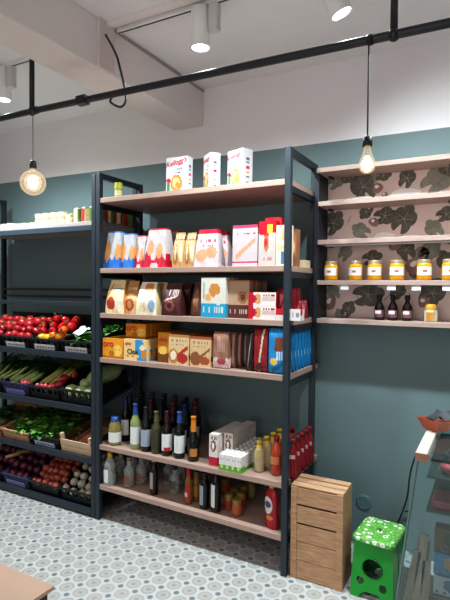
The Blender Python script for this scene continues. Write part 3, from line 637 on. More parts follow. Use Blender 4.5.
# wooden box crate (row 2, col 0)
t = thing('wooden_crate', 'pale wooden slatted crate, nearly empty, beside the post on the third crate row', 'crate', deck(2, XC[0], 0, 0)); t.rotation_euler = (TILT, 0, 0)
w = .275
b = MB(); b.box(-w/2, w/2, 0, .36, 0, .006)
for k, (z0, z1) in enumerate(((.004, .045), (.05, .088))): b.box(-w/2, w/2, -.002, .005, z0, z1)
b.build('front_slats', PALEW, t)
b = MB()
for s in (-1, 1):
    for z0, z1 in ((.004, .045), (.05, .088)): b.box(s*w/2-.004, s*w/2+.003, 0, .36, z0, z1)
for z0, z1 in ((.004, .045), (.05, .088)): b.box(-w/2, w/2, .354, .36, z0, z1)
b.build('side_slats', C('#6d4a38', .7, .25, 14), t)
for sx in (-1, 1):
    for yy in (.015, .345):
        MB().box(sx*(w/2-.012)-.011, sx*(w/2-.012)+.011, yy-.011, yy+.011, 0, .125).build('corner_post', PALEW, t)
MB().box(-.02, .0, .02, .34, .088, .096).build('loose_slat', C('#7a5138', .7, .25), t)
tag(MB().box(-.045, .045, -.03, .03, 0, .05).build('orange_block', C('#b06a45', .7, .3), None, deck(2, XC[0]+.07, .06, .045), (TILT, 0, .2)), 'orange brown block lying in the wooden crate', 'block')
# --- produce
TOM = C('#a8212a', .22, .15, 8, name='tomato_red'); GRNS = C('#4c7a34', .5, .2); 
def rib(ph, t): return 1-.05*abs(math.sin(2.5*t))-.12*max(0, -math.cos(ph)*-1)**8
tm = thing('tomato', 'red ripe tomato in the heaped crate', 'tomato', (0, 0, 0), 0, 'tomatoes heaped in the crate')
MB().ball((0, 0, 0), (.034, .034, .028), 16, 10, fn=lambda p_, t_: 1-.05*abs(math.sin(2.5*t_))*math.sin(p_)).build('tomato_flesh', TOM, tm, smooth=True)
b = MB()
for k in range(5):
    a = k*2*PI/5; b.add([(.003*math.cos(a+1.5), .003*math.sin(a+1.5), .029), (.003*math.cos(a-1.5), .003*math.sin(a-1.5), .029), (.02*math.cos(a), .02*math.sin(a), .029)], [(0, 1, 2)])
b.tube([(0, 0, .026), (.001, 0, .038)], .002, 6).build('green_calyx', GRNS, tm)
def heap(proto, row, col, rows_, cols, r, z0, rise, jit, rot=True, y0=.045, y1=.33, xw=.115, scl=.12, extra=0):
    n = 0
    for j in range(rows_):
        for i in range(cols):
            x = XC[col]+(-xw+2*xw*(i+.5*(j % 2)*.6)/(cols-.6)); y = y0+(y1-y0)*j/(rows_-1)
            zz = z0+rise*(j/(rows_-1))+R.uniform(0, jit)
            o = proto if n == 0 and proto.get('fresh', 1) else dup(proto, (0, 0, 0))
            if n == 0: proto['fresh'] = 0
            o.location = deck(row, x+R.uniform(-.006, .006), y+R.uniform(-.006, .006), zz)
            o.rotation_euler = (R.uniform(-.7, .7), R.uniform(-.7, .7), R.uniform(0, 6)) if rot else (0, 0, 0)
            o.scale = (1+R.uniform(-scl, scl),)*3; n += 1
heap(tm, 0, 2, 4, 4, .034, .072, .055, .015, y1=.24)
heap(tm, 0, 3, 4, 4, .034, .072, .05, .015, y1=.24)
for (dx, dy, dz) in ((.02, .13, .135), (.07, .17, .14), (-.03, .18, .145), (-.09, .16, .135)): dup(tm, deck(0, XC[2]+dx, dy, dz), (R.uniform(-.6, .6), .3, R.uniform(0, 6)), scale=1.15)
def pepper(mat, nm, label, grp):
    t = thing(nm, label, 'pepper', (0, 0, 0), 0, grp)
    MB().ball((0, 0, 0), (.034, .034, .045), 20, 12, fn=lambda p_, t_: (1-.12*abs(math.cos(2*t_))*math.sin(p_)**.5)*(1+.12*math.cos(p_-PI)*0+.1*(1-p_/PI)*0)*(1-.18*(math.cos(p_) > .6)*.5)).build('pepper_flesh', mat, t, smooth=True)
    MB().tube([(0, 0, .04), (.002, 0, .052), (.008, 0, .062)], [.007, .004, .005], 8).build('green_stem', GRNS, t, smooth=True)
    return t
RP = C('#bd1a26', .15, .12, 8, name='red_pepper_skin'); OP = C('#c9701c', .18, .15, 8, name='orange_pepper_skin'); YP = C('#cfae3c', .2, .15, 8)
pp = pepper(RP, 'red_pepper', 'glossy red pepper in the crate right of the tomatoes', 'red peppers')
heap(pp, 0, 1, 3, 3, .034, .078, .055, .015, scl=.08, y0=.1, y1=.24)
op = pepper(OP, 'orange_pepper', 'orange pepper lying at the front of the pepper crate', 'orange peppers')
for i, (dx, dy, dz) in enumerate(((.03, .06, .085), (.09, .07, .08), (.07, .12, .105))):
    o = op if i == 0 else dup(op, (0, 0, 0)); o.location = deck(0, XC[1]+dx, dy, dz); o.rotation_euler = (1.3, .3*i, 1.2+i)
yp = pepper(YP, 'yellow_pepper', 'yellow pepper behind the slots of the pepper crate', 'yellow peppers')
for i, dx in enumerate((-.06, -.015)):
    o = yp if i == 0 else dup(yp, (0, 0, 0)); o.location = deck(0, XC[1]+dx, .05, .07); o.rotation_euler = (1.4, 0, i)
# greens: leaf bunches
def leafy(nm, mats, n, L, wd, seed, label, cat, grp, stalk=True, spread=1.0, curl=.8):
    rr = random.Random(seed); b = MB(); s = MB()
    for k in range(n):
        a = rr.uniform(0, 2*PI); el = rr.uniform(.15, 1.2)/spread; ln = L*rr.uniform(.7, 1.1); base_ = Vector((rr.uniform(-.01, .01), rr.uniform(-.01, .01), 0))
        d = Vector((math.cos(a)*math.cos(el), math.sin(a)*math.cos(el), math.sin(el))); sidev = Vector((-math.sin(a), math.cos(a), 0)); vs = []; fs = []; NJ = 6; NI = 4
        mid = []
        for j in range(NJ+1):
            t_ = j/NJ; p_ = base_+d*ln*t_+Vector((0, 0, -curl*ln*.5*t_*t_)); mid.append(p_.copy())
            ww = wd*math.sin(PI*min(1, .12+t_*.9))**.7*(.3 if t_ < .3 else 1)
            for i in range(NI+1):
                q = i/NI*2-1; vs.append(p_+sidev*ww*q+Vector((0, 0, .25*ww*abs(q)+rr.uniform(-.15, .15)*wd*(1 if abs(q) > .4 else .2))))
        for j in range(NJ):
            for i in range(NI): o_ = j*(NI+1)+i; fs.append((o_, o_+1, o_+NI+2, o_+NI+1))
        b.add(vs, fs, rr.randrange(len(mats)))
        s.tube([p_-Vector((0, 0, .001)) for p_ in mid], [.004*(1-.13*j) for j in range(NJ+1)], 5)
    t = thing(nm, label, cat, (0, 0, 0), 0, grp)
    b.build('leaves', mats, t, smooth=True)
    if stalk: s.build('pale_stalks', C('#8fae62', .5, .15), t, smooth=True)
    return t
LG1 = C('#5d9a3a', .45, .25, 25); LG2 = C('#35702b', .45, .25, 25); LG3 = C('#8fbf5c', .45, .2, 25); LG4 = C('#1f4a22', .45, .25, 25)
lt = leafy('leafy_greens', [LG1, LG2, LG3], 46, .115, .03, 4, 'bright green leafy bunch in the crate left of the wooden box', 'leafy greens', 'bright leafy bunches on the third crate row')
k = 0
for (col, dx, dy) in ((1, -.08, .06), (1, .03, .08), (1, .09, .15), (1, -.03, .2), (2, .06, .07), (2, .1, .16), (2, -.04, .1), (1, -.1, .2)):
    o = lt if k == 0 else dup(lt, (0, 0, 0)); o.location = deck(2, XC[col]+dx, dy, .055); o.rotation_euler = (0, 0, k*1.3); o.scale = (.9, .9, .9); k += 1
dk = leafy('dark_greens', [LG4, LG2], 40, .12, .026, 9, 'dark green leafy bunch at the back of a middle crate row', 'leafy greens', 'dark leafy bunches')
k = 0
for (col, dx, dy) in ((1, .05, .27), (1, -.06, .3), (2, .03, .26), (2, -.08, .22), (3, .05, .12), (3, -.03, .2), (2, .1, .28)):
    o = dk if k == 0 else dup(dk, (0, 0, 0)); o.location = deck(2, XC[col]+dx, dy, .07); o.rotation_euler = (0, 0, k*1.1); k += 1
g0 = leafy('salad_greens', [LG1, LG2, C('#2f8a35', .4, .2, 25)], 40, .1, .028, 12, 'green salad bunch in the paper topped crate beside the post', 'leafy greens', 'salad bunches in the crate beside the post')
k = 0
for dx, dy in ((.07, .1), (.1, .22), (.04, .3), (.0, .06)):
    o = g0 if k == 0 else dup(g0, (0, 0, 0)); o.location = deck(0, XC[0]+dx, dy, .055); o.rotation_euler = (0, 0, k*1.7); o.scale = (.85,)*3; k += 1
pq = pack('dummy', 'carton', .1, .1, .1, skin(0), [WHITE]); bpy.data.objects.remove(pq)
for k_, (col, dx, dy) in enumerate(((2, .0, .2), (2, -.09, .24), (3, .06, .18), (2, .09, .26), (3, -.05, .22))): dup(dk, deck(1, XC[col]+dx, dy, .085), k_*1.4, scale=1.05)
# round green cabbage seen through the frame
cbg = leafy('green_lettuce', [C('#3d8a3c', .4, .25, 25), C('#2c6e31', .4, .25, 25), C('#7db06a', .4, .25, 25)], 60, .085, .035, 21, 'curly green lettuce seen behind the orange boxes through the frame', 'lettuce', None, stalk=False, spread=.8)
cbg.location = deck(0, -.085, .25, .07)
# white paper
b = MB(); vs = []
for j in range(5):
    for i in range(6): vs.append((-.065+.026*i, -.05+.025*j, .012*math.sin(i*1.3+j*.7)+.016*(j > 2)))
b.add(vs, [(j*6+i, j*6+i+1, j*6+i+7, j*6+i+6) for j in range(4) for i in range(5)])
o = b.build('paper_sheet', C('#dcdde2', .7, .03), None, deck(0, XC[0]-.045, .11, .105), (.35, .1, -.5)); tag(o, 'crumpled white paper sheet lying on the greens crate', 'paper')
# cucumbers under the paper
cu = MB().tube([(-.07, 0, 0), (-.05, 0, .002), (0, 0, .006), (.05, 0, .002), (.07, 0, 0)], [.006, .015, .017, .015, .006], 10).build('courgette', C('#2f5e2c', .3, .25, 40), None, smooth=True)
for i in range(5):
    o = cu if i == 0 else dup(cu, (0, 0, 0)); o.location = deck(0, XC[0]-.06+.02*(i % 3), .05+.055*i, .05+.01*(i % 2)); o.rotation_euler = (0, 0, .2*i-.3); tag(o, 'dark green courgette in the paper topped crate', 'courgette', 'courgettes')
# leeks / chard (row 1)
def stalk(nm, cols, L, r, label, grp, cat):
    t = thing(nm, label, cat, (0, 0, 0), 0, grp)
    MB().tube([(0, 0, 0), (0, L*.05, 0), (0, L*.4, .006), (0, L*.6, .014)], [r*.8, r, r*.9, r], 10).build('pale_shaft', cols[0], t, smooth=True)
    b = MB()
    for k in range(5):
        a = (k-2)*.16; vs = []
        for j in range(5):
            q = j/4; y = L*(.5+.6*q); ww = r*(1.1-.7*q)
            c = Vector((math.sin(a)*L*.6*q, y, .014+.05*q*(1 if k % 2 else .4)-.03*q*q))
            vs += [c+Vector((-ww, 0, .004)), c, c+Vector((ww, 0, .004))]
        b.add(vs, [(j*3+i, j*3+i+1, j*3+i+4, j*3+i+3) for j in range(4) for i in range(2)])
    b.build('green_tops', cols[1], t, smooth=True); return t
lk = stalk('leek', (C('#8fa060', .4, .2), C('#2f5a2a', .45, .25)), .27, .011, 'green leek lying in the purple crate', 'leeks lying side by side', 'leek')
k = 0
for col, xs in ((2, (-.11, -.075, -.04, 0, .035, .07, .105)), (3, (-.08, -.03, .02, .07, .11))):
    for lay in range(2):
        for x in xs:
            o = lk if k == 0 else dup(lk, (0, 0, 0)); o.location = deck(1, XC[col]+x+lay*.016, .02+lay*.02, .06+lay*.03); o.rotation_euler = (TILT+.15+R.uniform(0, .25), 0, -.5+R.uniform(-.35, .3)); o.scale = (1, R.uniform(.7, 1), 1); k += 1
ch = stalk('chard', (C('#9c9650', .4, .15), C('#5f6c30', .45, .25)), .27, .015, 'yellow green chard stalk in the middle slotted crate', 'chard stalks', 'chard')
for i in range(8):
    o = ch if i == 0 else dup(ch, (0, 0, 0)); o.location = deck(1, XC[1]-.1+.022*i, .05+.01*(i % 3), .075+.018*(i % 2)); o.rotation_euler = (TILT+.28, 0, -.5+R.uniform(-.1, .1))
rdsh = thing('radish', 'pink red radish in the slotted crate row', 'radish', (0, 0, 0), 0, 'radishes in the second crate row')
MB().ball((0, 0, 0), (.02, .02, .021), 12, 8).build('radish_root', C('#b5404c', .3, .2), rdsh, smooth=True); MB().tube([(0, 0, -.019), (.003, 0, -.04)], [.003, .0006], 5).build('root_tip', C('#c98a8a', .4, .1), rdsh)
k = 0
for col, x, y, zz in [(2, .08, .03, .085), (2, .05, .035, .08), (2, .11, .045, .085), (1, -.09, .03, .08), (1, -.05, .035, .08), (1, -.01, .03, .085), (1, .03, .035, .08)]:
    o = rdsh if k == 0 else dup(rdsh, (0, 0, 0)); o.location = deck(1, XC[col]+x, y, zz); o.rotation_euler = (R.uniform(-1, 1), R.uniform(-1, 1), 0); k += 1
rc_ = MB().ball((0, 0, 0), (.026, .045, .026), 14, 10, fn=lambda a_, t_: 1-.06*abs(math.sin(3*t_))).build('red_radicchio', C('#9e2a3a', .35, .35, 25), None, smooth=True)
for i, (x, y, zz) in enumerate(((.06, .06, .09), (.1, .07, .1), (.09, .13, .115), (.05, .14, .11), (.115, .19, .12), (.075, .22, .13))):
    o = rc_ if i == 0 else dup(rc_, (0, 0, 0)); o.location = deck(1, XC[1]+x, y, zz); o.rotation_euler = (.3, 0, -.4+.2*i); tag(o, 'small red radicchio head at the right of the chard crate', 'radicchio', 'radicchio heads')
cab = thing('white_cabbage', 'x', 'cabbage', (0, 0, 0))
MB().ball((0, 0, 0), (.052, .052, .045), 20, 14, fn=lambda a_, t_: 1+.03*math.sin(3*t_+2*a_)).build('cabbage_head', C('#a8bd86', .4, .18, 12), cab, smooth=True)
b = MB()
for k in range(5):
    a = k*1.257; b.ball((.006*math.cos(a), .006*math.sin(a), .0), (.0535, .0535, .046), 12, 8, M=Matrix.Rotation(a, 4, 'Z') @ Matrix.Scale(1, 4)) if k == 9 else b.tube([(.0, 0, -.043)]+[(.0535*math.sin(q)*math.cos(a), .0535*math.sin(q)*math.sin(a), -.046*math.cos(q)) for q in (.5, 1, 1.5, 2, 2.4)], [.003, .003, .0025, .002, .0015, .001], 6)
b.build('leaf_ribs', C('#d3dcba', .4, .1), cab, smooth=True)
for i, (x, y, zz) in enumerate(((-.09, .06, .06), (.0, .065, .06), (.085, .06, .06), (-.05, .16, .065))):
    o = cab if i == 0 else dup(cab, (0, 0, 0)); o.location = deck(1, XC[0]+x, y, zz); o.rotation_euler = (.3*i, .2, i); tag(o, 'white cabbage in the black slotted crate, %s' % ['left one', 'middle one', 'one beside the post', 'one at the back'][i], 'cabbage')
mel = thing('pale_melon', 'large pale green oblong melon rising from the slotted crate by the post', 'melon', deck(1, XC[0]+.085, .2, .14)); mel.rotation_euler = (TILT, -.3, .9)
MB().ball((0, 0, 0), (.125, .062, .062), 24, 16, fn=lambda a_, t_: 1+.015*math.sin(9*a_)).build('melon_rind', C('#87986c', .5, .3, 30), mel, smooth=True)
MB().tube([(.12, 0, 0), (.14, 0, .003)], [.006, .004], 8).build('dry_stem', C('#8b7b58', .7, .2), mel)
# row 3: beets, onions, white onions
def onion(nm, mat, tipm, r, label, grp, cat='onion'):
    t = thing(nm, label, cat, (0, 0, 0), 0, grp)
    MB().lathe([(0, -r*.85), (r*.3, -r*.84), (r*.8, -r*.55), (r, 0), (r*.85, r*.5), (r*.4, r*.82), (r*.15, r*1.05), (0, r*1.2)], 14).build('bulb', mat, t, smooth=True)
    b = MB()
    for k in range(4): b.tube([(0, 0, -r*.82), (r*.2*math.cos(k*1.6), r*.2*math.sin(k*1.6), -r*1.02)], [.0016, .0005], 4)
    b.build('root_hairs', tipm, t); return t
ro = onion('red_onion', C('#9a4a3c', .3, .35, 18, name='red_onion_skin'), C('#b39a80', .6, .1), .029, 'brown red onion in the middle crate of the lowest shelf', 'red onions')
heap(ro, 3, 1, 7, 5, .029, .06, .075, .012, y0=.03, y1=.34)
bt = onion('beetroot', C('#5a1d34', .4, .35, 18, name='beet_skin'), C('#7a4a50', .6, .1), .031, 'purple beetroot in the dark blue crate on the lowest shelf', 'beetroots', 'beetroot')
heap(bt, 3, 2, 5, 4, .031, .06, .06, .015, y0=.035)
heap(bt, 3, 3, 4, 4, .031, .06, .05, .015, y0=.035)
wo = onion('white_onion', C('#b9b1a0', .3, .2, 18, name='white_onion_skin'), C('#b3a890', .6, .1), .03, 'white onion in the slotted crate next to the post', 'white onions')
heap(wo, 3, 0, 6, 4, .03, .055, .1, .012, y0=.03, y1=.33)
pn = MB().tube([(-.13, 0, 0), (0, .01, .01), (.12, .0, 0)], [.012, .02, .008], 8).build('parsnip', C('#a98c5a', .5, .25), None, deck(3, XC[2]-.13, .2, .12), (0, -.1, .9), smooth=True); tag(pn, 'long tan root lying at the left of the lowest crate row', 'root')
# ---------------------------------------------------------------- right wall shelves with wallpaper
XA, XB = 1.318, 2.62
WZ = [2.160, 1.972, 1.757, 1.531, 1.316]
YF = .33
WP = [C('#e3cfc9', .45, .06, 6, name='wallpaper_ground'), C('#63645a', .6, .5, 26, name='fig_leaf'), C('#8d8f83', .6, .3, 18, name='fig_leaf_light'), C('#9c7c75', .6, .3, 18, name='fig_fruit'), C('#b9a29c', .6, .08, 12, name='vein'), C('#f4f1f0', .4, .04, 6, name='wallpaper_pale_glare')]
b = MB(); b.add([(XA, YW-.003, 1.29), (XB, YW-.003, 1.29), (XB, YW-.003, 2.15), (XA, YW-.003, 2.15)], [(0, 1, 2, 3)])
rr = random.Random(3)
def leaf(cx, cz, r, ang, mi, lay=0):
    y = YW-.0036-.0003*lay; n = 40; vs = [(cx, y, cz)]
    for k in range(n):
        a = 2*PI*k/n; rad_ = r*(.8+.2*abs(math.cos(2.5*(a)))**.8)*(1 if abs(a-PI) > .25 else .45)
        x_ = rad_*math.cos(a)*1.1; z_ = rad_*math.sin(a)*.82
        vs.append((cx+x_*math.cos(ang)-z_*math.sin(ang), y, cz+x_*math.sin(ang)+z_*math.cos(ang)))
    b.add(vs, [(0, 1+k, 1+(k+1) % n) for k in range(n)], mi)
    for q in (0, 1.257, -1.257, 2.3, -2.3):
        d = Vector((math.cos(ang+q), 0, math.sin(ang+q))); s_ = Vector((-d.z, 0, d.x))*.0016; c0 = Vector((cx, y-.0002, cz))
        b.add([c0-s_, c0+s_, c0+d*r*.85], [(0, 2, 1)], 4)
def blob(cx, cz, rx, rz, ang, mi, lay=0):
    vs = [(cx, YW-.0038-.0003*lay, cz)]; n = 20
    for k in range(n):
        a = 2*PI*k/n; x_ = rx*math.cos(a); z_ = rz*math.sin(a)*(1-.3*math.cos(a)); vs.append((cx+x_*math.cos(ang)-z_*math.sin(ang), YW-.0038-.0003*lay, cz+x_*math.sin(ang)+z_*math.cos(ang)))
    b.add(vs, [(0, 1+k, 1+(k+1) % n) for k in range(n)], mi)
L = [(336, 181, 9, .6), (346, 176, 8, -.8), (363, 187, 14, 2), (370, 176, 10, .5), (383, 175, 7, 0), (407, 178, 9, 1.2), (437, 180, 14, .7), (447, 168, 8, 2.5), (333, 223, 12, .9), (361, 231, 9, 2.6), (385, 216, 10, .2), (404, 219, 13, 1.1), (434, 229, 9, 2.2), (366, 212, 7, 4), (446, 214, 8, .4), (345, 253, 8, 1), (372, 258, 9, .3), (406, 250, 10, 2), (430, 251, 10, .8), (447, 262, 10, 2), (368, 295, 14, .2), (333, 292, 8, 2), (348, 309, 8, 1), (432, 293, 13, 1.1), (420, 254, 8, .3), (418, 272, 9, 2.4), (398, 291, 8, 1), (340, 315, 6, 2)]
for i, (u, v, r_, a) in enumerate(L):
    p = at(u, v, Y=YW-.004); leaf(p.x, p.z, r_*.0062, a, 1 if i % 3 else 2, i % 3)
    if p.x > 1.4: leaf(p.x+.68, p.z+(.02 if i % 2 else -.02), r_*.0062, a+1, 1 if i % 2 else 2, i % 3)
for i, (u, v, rx, rz, a) in enumerate(((378, 188, 5, 5, 0), (374, 222, 4, 5, 1), (330, 302, 8, 6, 1), (415, 265, 9, 7, .7), (395, 285, 7, 5, 0), (352, 203, 3, 4, 0), (424, 302, 5, 5, 0), (385, 195, 3, 3, 0), (395, 245, 6, 5, 0))):
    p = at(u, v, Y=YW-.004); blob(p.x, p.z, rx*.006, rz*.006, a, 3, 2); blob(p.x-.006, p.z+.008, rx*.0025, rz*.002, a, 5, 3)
for (u0, u1, v0, v1) in ((322, 345, 199, 203), (352, 372, 196, 201), (392, 420, 188, 199), (322, 332, 238, 240), (375, 395, 232, 240), (402, 420, 234, 240)):  # pale blobs paint the white glare above the shelf boards into the panel
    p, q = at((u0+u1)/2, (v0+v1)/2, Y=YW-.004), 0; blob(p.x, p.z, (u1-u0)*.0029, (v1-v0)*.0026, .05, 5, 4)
for k in range(18):
    x = XA+.05+k*.07; zc = rr.choice([2.05, 1.87, 1.65, 1.42]); a = rr.uniform(0, 3); d = Vector((math.cos(a), 0, math.sin(a)))*.045; s_ = Vector((-d.z, 0, d.x)).normalized()*.0015; c0 = Vector((x, YW-.0034, zc)); b.add([c0-s_, c0+s_, c0+d+s_, c0+d-s_], [(0, 1, 2, 3)], 1)
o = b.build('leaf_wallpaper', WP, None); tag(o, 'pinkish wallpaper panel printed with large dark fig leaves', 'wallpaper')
for i, zt in enumerate(WZ):
    lab = ['wood wall shelf, topmost of five, under the hanging bulb', 'wood wall shelf, second from the top, empty', 'wood wall shelf, third from the top, empty', 'wood wall shelf carrying the yellow preserve jars', 'lowest wood wall shelf carrying small dark bottles'][i]
    o = thing('wall_shelf', lab, 'wall shelf', (XA, YF, zt))
    MB().box(0 if i else -.01, XB-XA, 0, YW-.005-YF, -.026, 0).build('shelf_board', WOODR, o, bevel=.002)
    for x in (.02, .66, 1.27): MB().box(x, x+.02, .12, .183, -.032, -.026).build('bracket', METAL, o)
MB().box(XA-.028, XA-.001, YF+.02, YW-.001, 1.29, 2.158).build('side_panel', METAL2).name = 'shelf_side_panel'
tag(bpy.data.objects['shelf_side_panel'], 'dark side panel closing the left end of the wall shelves', 'panel')
# light strip / price tags
for i, u in enumerate((344, 391, 416, 447)):
    p = at(u, 287, Y=YF-.002); o = MB().box(-.022, .022, -.001, .001, -.026, 0).build('price_tag', C('#dfe0e4', .5, .03), None, (p.x, YF+.008, WZ[3]-.0262)); tag(o, 'white price tag under the jar shelf, %s from the left' % (['first']+ORD[1:])[i], 'price tag')
tag(MB().box(0, 1.2, -.006, .006, -.008, 0).build('light_strip', C('#c9cbd2', .3, .03), None, (XA+.03, YF+.05, WZ[2]-.0262)), 'thin pale strip fixed under the third wall shelf', 'strip')
# jars
z = WZ[3]+.0005
jr = thing('preserve_jar', 'x', 'jar', (0, 0, z))
MB().lathe([(0, 0), (.034, 0), (.038, .006), (.038, .078), (.033, .09), (.03, .094), (0, .094)], 20).build('jar_body', C('#cf9413', .15, .25, 30, name='yellow_preserve'), jr, smooth=True)
MB().lathe([(.034, .088), (.035, .104), (.034, .107), (0, .107)], 20).build('lid', C('#b7a489', .25, .15, metal=.5), jr, smooth=True)
MB().lathe([(.0388, .026), (.0388, .07)], 16, a0=-PI/2-1.15, a1=-PI/2+1.15).build('paper_label', C('#dcd8d6', .6, .05), jr, smooth=True)
b = MB(); b.lathe([(.0394, .042), (.0394, .054)], 6, a0=-PI/2-.28, a1=-PI/2+.28); b.build('label_print', C('#b5603a', .6, .3, 80), jr, smooth=True)
for i, u in enumerate((332, 356, 375.5, 397.5, 424.5, 450, 478)):
    x = at(u, 268, Y=.40).x; o = jr if i == 0 else dup(jr, (0, 0, 0)); o.location = (x, .385+.008*math.sin(i*2), z); o.rotation_euler = (0, 0, .05+.06*i-.1)
    tag(o, 'yellow preserve jar with white label, %s from the left on its shelf' % (['first']+ORD[1:])[i], 'jar')
z = WZ[4]+.0005
hh = .135
for i, u in enumerate((379.5, 393, 407.5)):
    x = at(u, 305, Y=.40).x
    t = bottle('glaze_bottle', 'small dark bottle with pink white label, %s of three' % ['left', 'middle', 'right'][i], 'bottle', [(0, 0), (.024, 0), (.027, .004), (.027, .062), (.024, .075), (.012, .098), (.011, .11), (.013, .111), (.013, .134), (0, .135)], DKR, BLACK, .11, C('#6d4a4e', .5, .2), (.016, .056), (x, .40, z), -.1, cover=2.4, lab2=(C('#d9cdd2', .5, .3, 90), .034, .052))
    if i: pass
x = at(431, 305, Y=.4).x
t = thing('honey_jar', 'small honey jar with pale wrap right of the three dark bottles', 'jar', (x, .40, z))
MB().lathe([(0, 0), (.03, 0), (.032, .004), (.032, .06), (0, .06)], 6).build('jar_body', C('#d8cdbb', .4, .15), t); MB().box(-.018, .018, -.0325, -.029, .008, .05).build('label', C('#b8802c', .5, .3), t); MB().lathe([(.028, .06), (.028, .085), (.02, .092), (0, .092)], 16).build('lid', C('#b98d2e', .35, .1), t, smooth=True)
# ---------------------------------------------------------------- pipe rail, pendants, cable
YB = -.58
def px(u, v, Y=YB): return at(u, v, Y=Y)
za = 2.385
bar = thing('ceiling_pipe', 'long black pipe running across below the ceiling with two drop rods', 'pipe', (0, YB, 2.38))
MB().tube([(-1.6, 0, .018), (0.074, 0, .012), (1.8, 0, -.018), (3.4, 0, -.04)], .0155, 12).build('cross_pipe', TUBE, bar, smooth=True)
for x in (.074, 1.88, -1.5, 3.2):
    MB().tube([(x, 0, 0), (x, 0, ZC-2.38)], .013, 12).build('drop_rod', TUBE, bar, smooth=True)
    MB().lathe([(.035, ZC-2.38), (.035, ZC-2.386), (.012, ZC-2.39)], 16, M=Matrix.Translation((x, 0, 0))).build('ceiling_flange', TUBE, bar)
for x in (.074, 1.88): MB().ball((x, 0, .01 if x < 1 else -.02), (.022, .022, .022), 12, 8).build('pipe_joint', C('#1c1e22', .4, .1), bar, smooth=True)
MB().box(.40, .46, -.018, .018, -.014, .026).build('pipe_coupling', C('#1c1e22', .4, .1), bar)
def pendant(u, v_sock0, v_sock1, kind, label, zbar):
    x = at(u, v_sock0, Y=YB-.02).x; zs0 = at(u, v_sock0, Y=YB-.02).z; zs1 = at(u, v_sock1, Y=YB-.02).z
    t = thing('pendant_lamp', label, 'lamp', (x, YB-.02, zs0))
    b = MB(); b.tube([(0, 0, 0), (0, 0, zbar-zs0-.006)], .0022 if kind == 'globe' else .003, 8); b.build('hanging_cord', C('#55585c' if kind == 'globe' else '#1c1d20', .5, .1), t)
    b = MB()
    for k in range(12):
        pass
    b.lathe([(.015, -.012), (.019, -.006), (.019, .006), (.015, .012), (.015, -.012)], 20, M=Matrix.Translation((0, .02, zbar-zs0)) @ Matrix.Rotation(PI/2, 4, 'Y')); b.build('cord_clamp', BLACK, t, smooth=True)
    s = zs0-zs1
    MB().lathe([(0, 0), (.008, 0), (.0165, -.006), (.0175, -s), (.013, -s-.001), (0, -s-.001)], 16).build('lamp_socket', BLACK, t, smooth=True)
    return t, x, zs1-zs0
GL = bpy.data.materials.new('glowing_bulb_glass'); GL.use_nodes = True; nt = GL.node_tree; nt.nodes.clear()
o_ = nt.nodes.new('ShaderNodeOutputMaterial'); tr = nt.nodes.new('ShaderNodeBsdfTransparent'); em = nt.nodes.new('ShaderNodeEmission'); gs = nt.nodes.new('ShaderNodeBsdfGlossy'); gs.inputs['Roughness'].default_value = .05
em.inputs['Color'].default_value = (1, .74, .46, 1); em.inputs['Strength'].default_value = .9
lw = nt.nodes.new('ShaderNodeLayerWeight'); lw.inputs['Blend'].default_value = .35; mr = nt.nodes.new('ShaderNodeMapRange'); mr.inputs['To Min'].default_value = .16; mr.inputs['To Max'].default_value = .75
m1 = nt.nodes.new('ShaderNodeMixShader'); m2 = nt.nodes.new('ShaderNodeMixShader'); m2.inputs[0].default_value = .06
nt.links.new(lw.outputs['Facing'], mr.inputs[0]); nt.links.new(mr.outputs[0], m1.inputs[0]); nt.links.new(tr.outputs[0], m1.inputs[1]); nt.links.new(em.outputs[0], m1.inputs[2])
nt.links.new(m1.outputs[0], m2.inputs[1]); nt.links.new(gs.outputs[0], m2.inputs[2]); nt.links.new(m2.outputs[0], o_.inputs[0])
def glow(name, col, s):
    m = bpy.data.materials.new(name); m.use_nodes = True; b = m.node_tree.nodes['Principled BSDF']; b.inputs['Base Color'].default_value = (1, 1, 1, 1); b.inputs['Emission Color'].default_value = (*col, 1); b.inputs['Emission Strength'].default_value = s; return m
FIL = glow('filament_glow', (1, .78, .5), 9)
def light(name, kind, loc, energy, col=(1, 1, 1), size=.1, rot=(0, 0, 0), **k):
    l = bpy.data.lights.new(name, kind); l.energy = energy; l.color = col
    if kind == 'AREA': l.size = size
    else: l.shadow_soft_size = size
    for a, b_ in k.items(): setattr(l, a, b_)
    o = bpy.data.objects.new(name, l); COL.objects.link(o); o.location = loc; o.rotation_euler = rot; return o
t, x, zz = pendant(33, 160.5, 168.5, 'globe', 'pendant lamp with large round clear filament bulb at the left', 2.392)
zz -= .001; rb = .064
b = MB(); pr = [(.011, 0), (.013, -.012)]+[(rb*math.sin(a), -.012-rb+.004+rb*math.cos(a)) for a in [.25+i*(PI-.25)/14 for i in range(15)]]
MB().lathe([(r_, z_+zz) for r_, z_ in pr], 24).build('glass_globe', GL, t, smooth=True)
MB().ball((0, 0, zz-.07), (.024, .024, .034), 14, 10).build('filament', FIL, t, smooth=True)
light('bulb_light', 'POINT', (x, YB-.02, t.location.z+zz-.07), 1.6, (1, .75, .48), .06)
t, x, zz = pendant(367.5, 136, 146.5, 'drop', 'pendant lamp with small glowing drop shaped bulb at the right', 2.362)
zz -= .001
pr = [(.011, 0), (.012, -.01), (.018, -.03), (.026, -.05), (.0285, -.066), (.024, -.082), (.013, -.091), (0, -.094)]
MB().lathe([(r_, z_+zz) for r_, z_ in pr], 20).build('glass_drop', GL, t, smooth=True)
MB().ball((0, 0, zz-.058), (.015, .015, .027), 12, 8).build('filament', glow('filament_glow_bright', (1, .8, .52), 14), t, smooth=True)
light('bulb_light', 'POINT', (x, YB-.02, t.location.z+zz-.058), 1.4, (1, .75, .48), .03)
